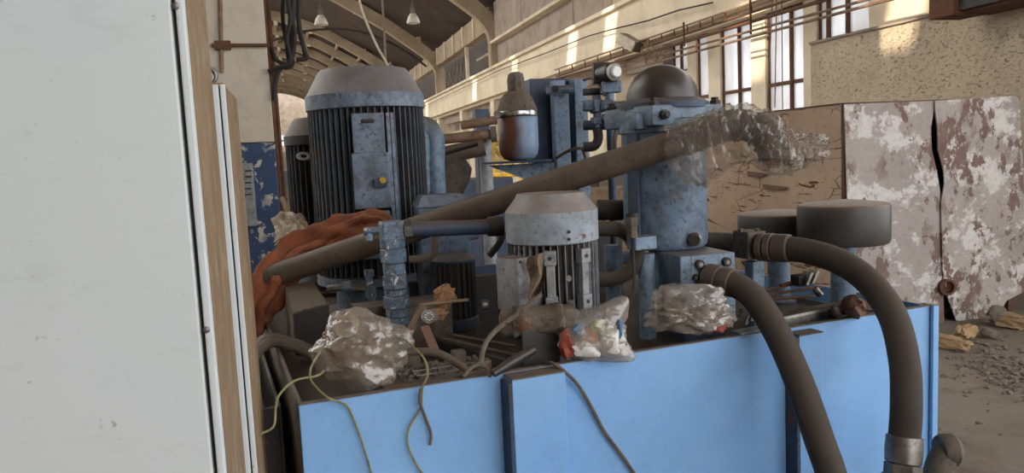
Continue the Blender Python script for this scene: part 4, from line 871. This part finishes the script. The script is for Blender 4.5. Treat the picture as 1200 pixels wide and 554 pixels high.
bar('flat_bar', 'rusty upright flat bracket beside the big bag', 'bracket', D(497, 382, 2.2), D(510, 412, 2.17), .03, .006, 'rusty')
bar('flat_bar', 'dirty tan folded bracket leaning behind the big bag', 'bracket', D(478, 392, 2.28), D(496, 358, 2.3), .04, .008, 'rag')
rod('wooden_stick', 'thin wooden stick lying across the crumpled brown paper', 'stick', [D(492, 357, 2.33), D(549, 351, 2.38)], .005, 'wood')
pc = thing('round_cap', 'round grey cap with a pale printed face tilted among the scrap', 'cap', D(503, 378, 2.27))
cc = D(503, 371, 2.25); nd = (CAM-cc).normalized()+V((0, 0, .3))
B().lathe([(.024, -.01), (.024, 0), (.021, .003), (.019, .003)], 28, cc, nd).build('rim', 'steel', pc); B().lathe([(.019, 0), (.019, .002)], 28, cc, nd).build('face', 'iron', pc)
for k in range(9):
    nn = nd.normalized(); u1 = nn.orthogonal().normalized(); u2 = nn.cross(u1); a = k*.7
    B().box(cc+nn*.003+u1*(.011*math.cos(a))+u2*(.011*math.sin(a)), (.005, .002, .003), nn.to_track_quat('Z', 'Y')).build('mark', 'knob_white', pc, smooth=0)
rock(D(522, 364, 2.42), (.035, .03, .038), 4, 'crumpled_paper', 'paper', 'crumpled brown paper wad between coupling stack and small motor', cat='paper', sub=3)
rock(D(512, 377, 2.36), (.03, .03, .02), 6, 'crumpled_paper', 'paper', 'small pinkish crumpled scrap below the brown paper wad', cat='paper', sub=3)
rod('steel_rod', 'upper of two long thin rods running towards the tank front', 'rod', [T(.58, .55, ZP+.062), T(.80, .06, ZP+.07)], .006, 'dirty_metal')
rod('steel_rod', 'lower of two long thin rods running towards the tank front', 'rod', [T(.54, .52, ZP+.06), T(.72, .04, ZP+.066)], .005, 'dirty_metal')
bar('angle_iron', 'dark angle iron lying along the rods left of the small motor', 'angle iron', T(.55, .62, ZP+.03), T(.70, .1, ZP+.03), .05, .04, 'iron')
pb2 = [D(578, 438, 2.08), D(600, 424, 2.11), D(626, 409, 2.14)]
B().tube(pb2, .014, 12, 4, [.010, .016, .012]).build('black_handle', 'black_dome', None, label='black lever handle lying just behind the stiffener', cat='handle')
fl_ = thing('forked_lever', 'thin bent steel lever with a forked foot leaning from the rag to the rim', 'lever', D(556, 435, 2.1))
B().tube([D(634, 345, 2.22), D(606, 368, 2.2), D(580, 388, 2.17), D(567, 407, 2.14), D(563, 430, 2.11)], .0075, 10, 5).build('shaft', 'dirty_metal', fl_)
B().tube([D(543, 441, 2.09), D(552, 431, 2.1), D(563, 427, 2.11), D(573, 434, 2.1), D(574, 441, 2.09)], .006, 10, 5).build('fork', 'dirty_metal', fl_)
rod('bent_rod', 'bent rusty rod stretching from the big bag to the forked lever', 'rod', [D(470, 412, 2.17), D(510, 413, 2.15), D(535, 425, 2.12), D(550, 436, 2.1)], .011, 'dirty_metal')
def rag():
    def fn(o):
        def f(u, v):
            p = D(616+22*u+6*v*(1-u), 303+52*v-8*u, 2.245+.02*math.sin(u*7+v*4)); w = 1-.5*v*abs(u-.5)
            return p+fw*(NZ.noise(p*25)*.02+o)+RR*NZ.noise(p*18+V((3, 0, 0)))*.016
        return f
    b = B(); b.grid(fn(0), 18, 26); b.grid(fn(.005), 18, 26); b.build('oily_rag', 'rag', label='stiff brown rag hanging on the terminal box of the small motor', cat='rag')
rag()
# right part of the tray
bar('steel_billet', 'long flat grey steel bar lying behind the right tank rim', 'bar', D(893, 382, 2.56), D(990, 362, 2.72), .06, .055, 'steel')
bar('blue_strip', 'chipped pale blue strip lying between the right hoses', 'strip', D(862, 392, 2.45), D(905, 384, 2.52), .05, .02, 'pale_blue')
tl = [((895, 340), (940, 330)), ((893, 346), (962, 336)), ((905, 350), (955, 347)), ((915, 334), (950, 326))]
labs = ('upper rusty rod in the bundle of tools by the breather stem', 'longest rusty rod in the bundle of tools by the breather stem', 'lowest rusty rod in the bundle of tools by the breather stem', 'short rusty rod on top of the tools by the breather stem')
for (a, e), lab in zip(tl, labs): rod('tool_rod', lab, 'rod', [D(*a, 2.75), D(*e, 2.78)], .006, 'rusty')
ck = thing('pipe_clamp', 'small steel clamp with two pale jaws on the tool bundle', 'clamp', D(948, 345, 2.75))
for x, y in ((944, 326), (951, 324)): B(M4.Translation(D(x, y, 2.73)) @ M4.Rotation(.5, 4, 'Y')).box((0, 0, 0), (.012, .05, .05), bev=.003).build('jaw', 'steel', ck, smooth=0)
B(M4.Translation(D(938, 328, 2.75))).box((0, 0, 0), (.05, .05, .04), bev=.005).build('body', 'iron', ck, smooth=0); B().cyl(D(955, 338, 2.72), D(962, 346, 2.72), .012, n=8).build('screw', 'steel', ck)
rock(D(1000, 372, 2.62), (.07, .04, .035), 8, 'rusty_casting', 'rusty', 'rusty lump of casting lying by the nearer breather stem', cat='casting', sub=3)
rock(D(978, 376, 2.6), (.022, .022, .025), 3, 'rusty_nut', 'iron', 'dark rounded nut left of the rusty casting', cat='nut', sub=2)
B().slab(D(1008, 350, 2.85), D(1040, 358, 2.75), D(1030, 364, 2.7), D(1000, 362, 2.75), .006).build('sheet_scrap', 'rusty', None, label='rusty sheet scrap near the right end of the rim', cat='scrap', smooth=0)
for i, (x, y) in enumerate(((868, 368), (880, 372), (873, 376))): B().lathe([(.010, 0), (.010, .012), (.006, .013), (.006, .03)], 6, D(x, y, 2.5)-V((0, 0, .01)), (.2*i, 0, 1)).build('stud_bolt', 'steel', None, label='small loose stud bolt beside the curving hose', cat='bolt', group='stud bolts by the curving hose')
# ================================================================== hall fittings
def lamp(px, py, d, label):
    c = D(px, py, d); t = thing('pendant_lamp', label, 'lamp', c)
    B().lathe([(.078, -.075), (.08, -.06), (.06, .0), (.035, .035), (.03, .04)], 24, c).build('shade', 'lampwhite', t); B().lathe([(.03, .035), (.032, .05), (.026, .1), (.018, .11)], 16, c).build('socket', 'dirty_metal', t)
    B().lathe([(.012, .11), (.022, .13), (.012, .15)], 12, c).build('knuckle', 'dirty_metal', t); B().tube([c+V((0, 0, .14)), V((c.x, c.y, roofz(c.x)))], .007, 6, 1).build('cord', 'dirty_metal', t); B().lathe([(.05, -.078), (.05, -.07)], 16, c).build('bulb', 'knob_white', t)
lamp(376, 22, 9., 'pendant lamp with a grey bell shade nearer the whitewashed column'); lamp(484, 20, 9.2, 'pendant lamp with a white bell shade hanging before the dark roof boards')
for pts, lab in (([(418, -60), (421, 0), (440, 50), (458, 85), (470, 140)], 'pale slack cable slanting down behind the largest motor'), ([(446, -60), (448, 0), (451, 50), (453, 100), (454, 140)], 'rusty vertical cable hanging behind the largest motor')):
    rod('hanging_line', lab, 'cable', [D(x, y, 7 if 'pale' in lab else 7.5) for x, y in pts], .011, 'conduit' if 'rusty' in lab else 'cream_metal')
rod('roof_cable', 'dark cable sagging in a wide arc under the roof ribs', 'cable', [PYY(x, y, 40) for x, y in ((312, 50), (350, 38), (390, 34), (430, 39), (470, 57), (500, 78))], .06, 'iron')
def along(name, lab, pts, X, r, mat, cat='pipe'):
    return B().tube([PXX(x, y, X) for x, y in pts], r, 8, 1).build(name, mat, None, label=lab, cat=cat)
along('wall_pipe', 'upper of the two parallel thin pipes crossing in front of the tall windows', [(722, 79), (1022, -2), (1190, -48)], 7.4, .02, 'conduit')
along('wall_pipe', 'lower of the two parallel thin pipes crossing in front of the tall windows', [(728, 84), (1022, 5), (1190, -38)], 7.4, .022, 'conduit')
along('wall_pipe', 'dark pipe along the underside of the crane beam above the windows', [(640, 96), (760, 62), (905, 18), (980, -4)], 7.5, .03, 'rusty')
along('beam_cable', 'thin black cable clipped along the top of the crane beam', [(490, 128), (586, 82), (640, 62), (690, 42), (715, 35), (760, 24), (795, 12), (835, 3)], 7.44, .016, 'cable_black', 'cable')
rl = thing('conductor_rail', 'rusty conductor rail with short hangers along the crane beam', 'rail', PXX(760, 70, 7.4))
B().tube([PXX(x, y, 7.42) for x, y in ((650, 82), (880, 4), (960, -24))], .018, 6, 1).build('top_wire', 'conduit', rl); B().tube([PXX(x, y, 7.42) for x, y in ((652, 90), (882, 14), (960, -12))], .022, 6, 1).build('bottom_wire', 'rusty', rl)
for k in range(16):
    t = k/15; B().tube([PXX(655+t*225, 80.5-t*76.5, 7.42), PXX(656+t*225, 89-t*75.5, 7.42)], .014, 6, 1).build('hanger', 'rusty', rl)
for (x, y0, y1) in ((801, 26, 54), (879, -6, 40)): B().tube([PXX(x, y0, 7.4), PXX(x+1, y1, 7.4)], .02, 6, 1).build('bracket', 'rusty', rl)
fl2 = thing('floodlight', 'boxy tan floodlight fixed under the crane beam', 'floodlight', PXX(740, 55, 7.3))
FQ = M4.Translation(PXX(738, 50, 7.25)) @ M4.Rotation(.5, 4, 'Z') @ M4.Rotation(.55, 4, 'X')
B(FQ).box((0, 0, 0), (.34, .5, .24), bev=.02).build('housing', 'cream_metal', fl2, smooth=0); B(FQ).box((0, -.255, 0), (.28, .02, .19), bev=.01).build('lens', 'dirty_metal', fl2, smooth=0); B().tube([PXX(745, 52, 7.25), PXX(757, 47, 7.6)], .03, 8, 1).build('arm', 'dirty_metal', fl2)
for i, pts in enumerate(([(757, 48), (760, 66), (768, 72), (772, 56)], [(762, 50), (770, 70), (775, 60)], [(752, 55), (757, 75), (762, 58)])):
    along('slack_wire', ('left', 'right', 'middle')[i]+' slack wire loop hanging beside the floodlight', pts, 7.35, .012, 'conduit', 'wire')
for i, (x, y0, y1) in enumerate(((905, 0, 128), (910, -4, 126), (916, -6, 128))): along('hanging_wire', ('left', 'middle', 'right')[i]+' of three thin wires hanging down before the tall window', [(x, y0), (x+(-6, -2, 1)[i], y1)], 7.5, .009, 'conduit', 'wire')
rbm2 = thing('rusted_beam', 'rusted steel box beam end high on the rough plaster wall', 'beam', PXX(1150, 10, 7.5))
for nm, m, px, X in (('end_plate', 'rusty', (1120, 4), 7.4),): B().box(PXX(1121, 3, 7.45), (.45, .35, .34), bev=.02).build(nm, m, rbm2, smooth=0)
a = PXX(1134, 0, 7.5); e = PXX(1215, -10, 7.5); bb = B(M4.Translation((a+e)/2)); bb.box((0, 0, .02), (.4, abs(a.y-e.y)+.1, .22), bev=.01); bb.build('beam', 'iron', rbm2, smooth=0)
B().box((7.62, (a.y+e.y)/2, (a.z+e.z)/2-.1), (.5, abs(a.y-e.y)+.1, .03)).build('lower_flange', 'rusty', rbm2, smooth=0)
# things standing further down the hall
def far_pipe(pts, d, r, mat, lab, nm='far_pipe'): return B().tube([D(x, y, d) for x, y in pts], r, 12, 1).build(nm, mat, None, label=lab, cat='pipe')
ys = thing('overhead_pipework', 'rack of tan pipes on a post beyond the accumulator', 'pipework', PZ(570, 300, 0))
for pts, r in (([(490, 166), (578, 157)], .035), ([(540, 147), (585, 140)], .03), ([(520, 182), (568, 172)], .06)):
    B().tube([D(x, y, 5.2) for x, y in pts], r, 14, 1).build('pipe', 'pipe_brown' if r > .05 else 'conduit', ys)
B().lathe([(.055, 0), (.055, .04)], 16, D(575, 157.5, 5.2), D(590, 156, 5.2)-D(575, 157.5, 5.2)).build('end_cap', 'dirty_metal', ys)
q = D(568, 160, 5.3); B().cyl(V((q.x, q.y, 0)), q+V((0, 0, .05)), .045, n=16).build('post', 'motor_grey', ys)
q = D(563, 128, 5.6); B().box((q.x, q.y, 1.1), (.10, .10, 2*(q.z-1.1))).build('back_post', 'dark_blue', ys, smooth=0)
yg = thing('yellow_gantry', 'yellow braced frame far behind the accumulator bracket', 'frame', V((2.3, 9.4, 0)))
q0, q1 = D(578, 165, 9.), D(592, 205, 9.)
for x in (577, 612, 645): 
    q = D(x, 180, 9.); B().box((q.x, q.y, .95), (.07, .07, 1.9)).build('upright', 'yellow', yg, smooth=0)
for a, e in (((577, 172), (612, 205)), ((577, 205), (645, 203)), ((577, 168), (645, 166))): B().tube([D(*a, 9.), D(*e, 9.)], .03, 6, 1).build('brace', 'yellow', yg)
mc = [('machine_tool', (345, 9.5), (.9, 1.0, 1.55), 'dark_blue', 'dark machine beyond the column seen left of the largest motor', 'machine'), ('machine_tool', (332, 14), (.8, 1, 1.35), 'motor_grey', 'paler grey machine further back beside the column', 'machine'),
      ('wooden_crate', (715, 7.5), (.9, .6, 1.25), 'wood', 'tan wooden crate glimpsed between small motor and filter housing', 'crate'), ('machine_tool', (560, 7.5), (.7, .7, 1.4), 'dark_blue', 'dark blue machine seen under the accumulator bracket', 'machine'), ('machine_tool', (680, 10.), (1.3, .8, 1.45), 'conc_grey', 'grey machine bed beyond the valve stand', 'machine')]
for nm, (x, d), dim, m, lab, cat in mc:
    q = D(x, 250, d); t = thing(nm, lab, cat, (q.x, q.y, 0))
    B().box((q.x, q.y, dim[2]*.3), (dim[0], dim[1], dim[2]*.6), TA, .02).build('base', m, t, smooth=0)
    B().box((q.x, q.y, dim[2]*.8), (dim[0]*.8, dim[1]*.8, dim[2]*.4), TA, .02).build('upper_part', m, t, smooth=0)
    B().box((q.x-.05, q.y-dim[1]*.42, dim[2]*.78), (dim[0]*.3, .05, dim[2]*.2), TA, .01).build('panel', 'dirty_metal', t, smooth=0)
rod('leaning_pole', 'tan wooden pole leaning by the blue column base', 'pole', [D(331, 233, 5.8), D(342, 275, 5.2), V((D(352, 330, 4.9).x, D(352, 330, 4.9).y, .01))], .02, 'wood')
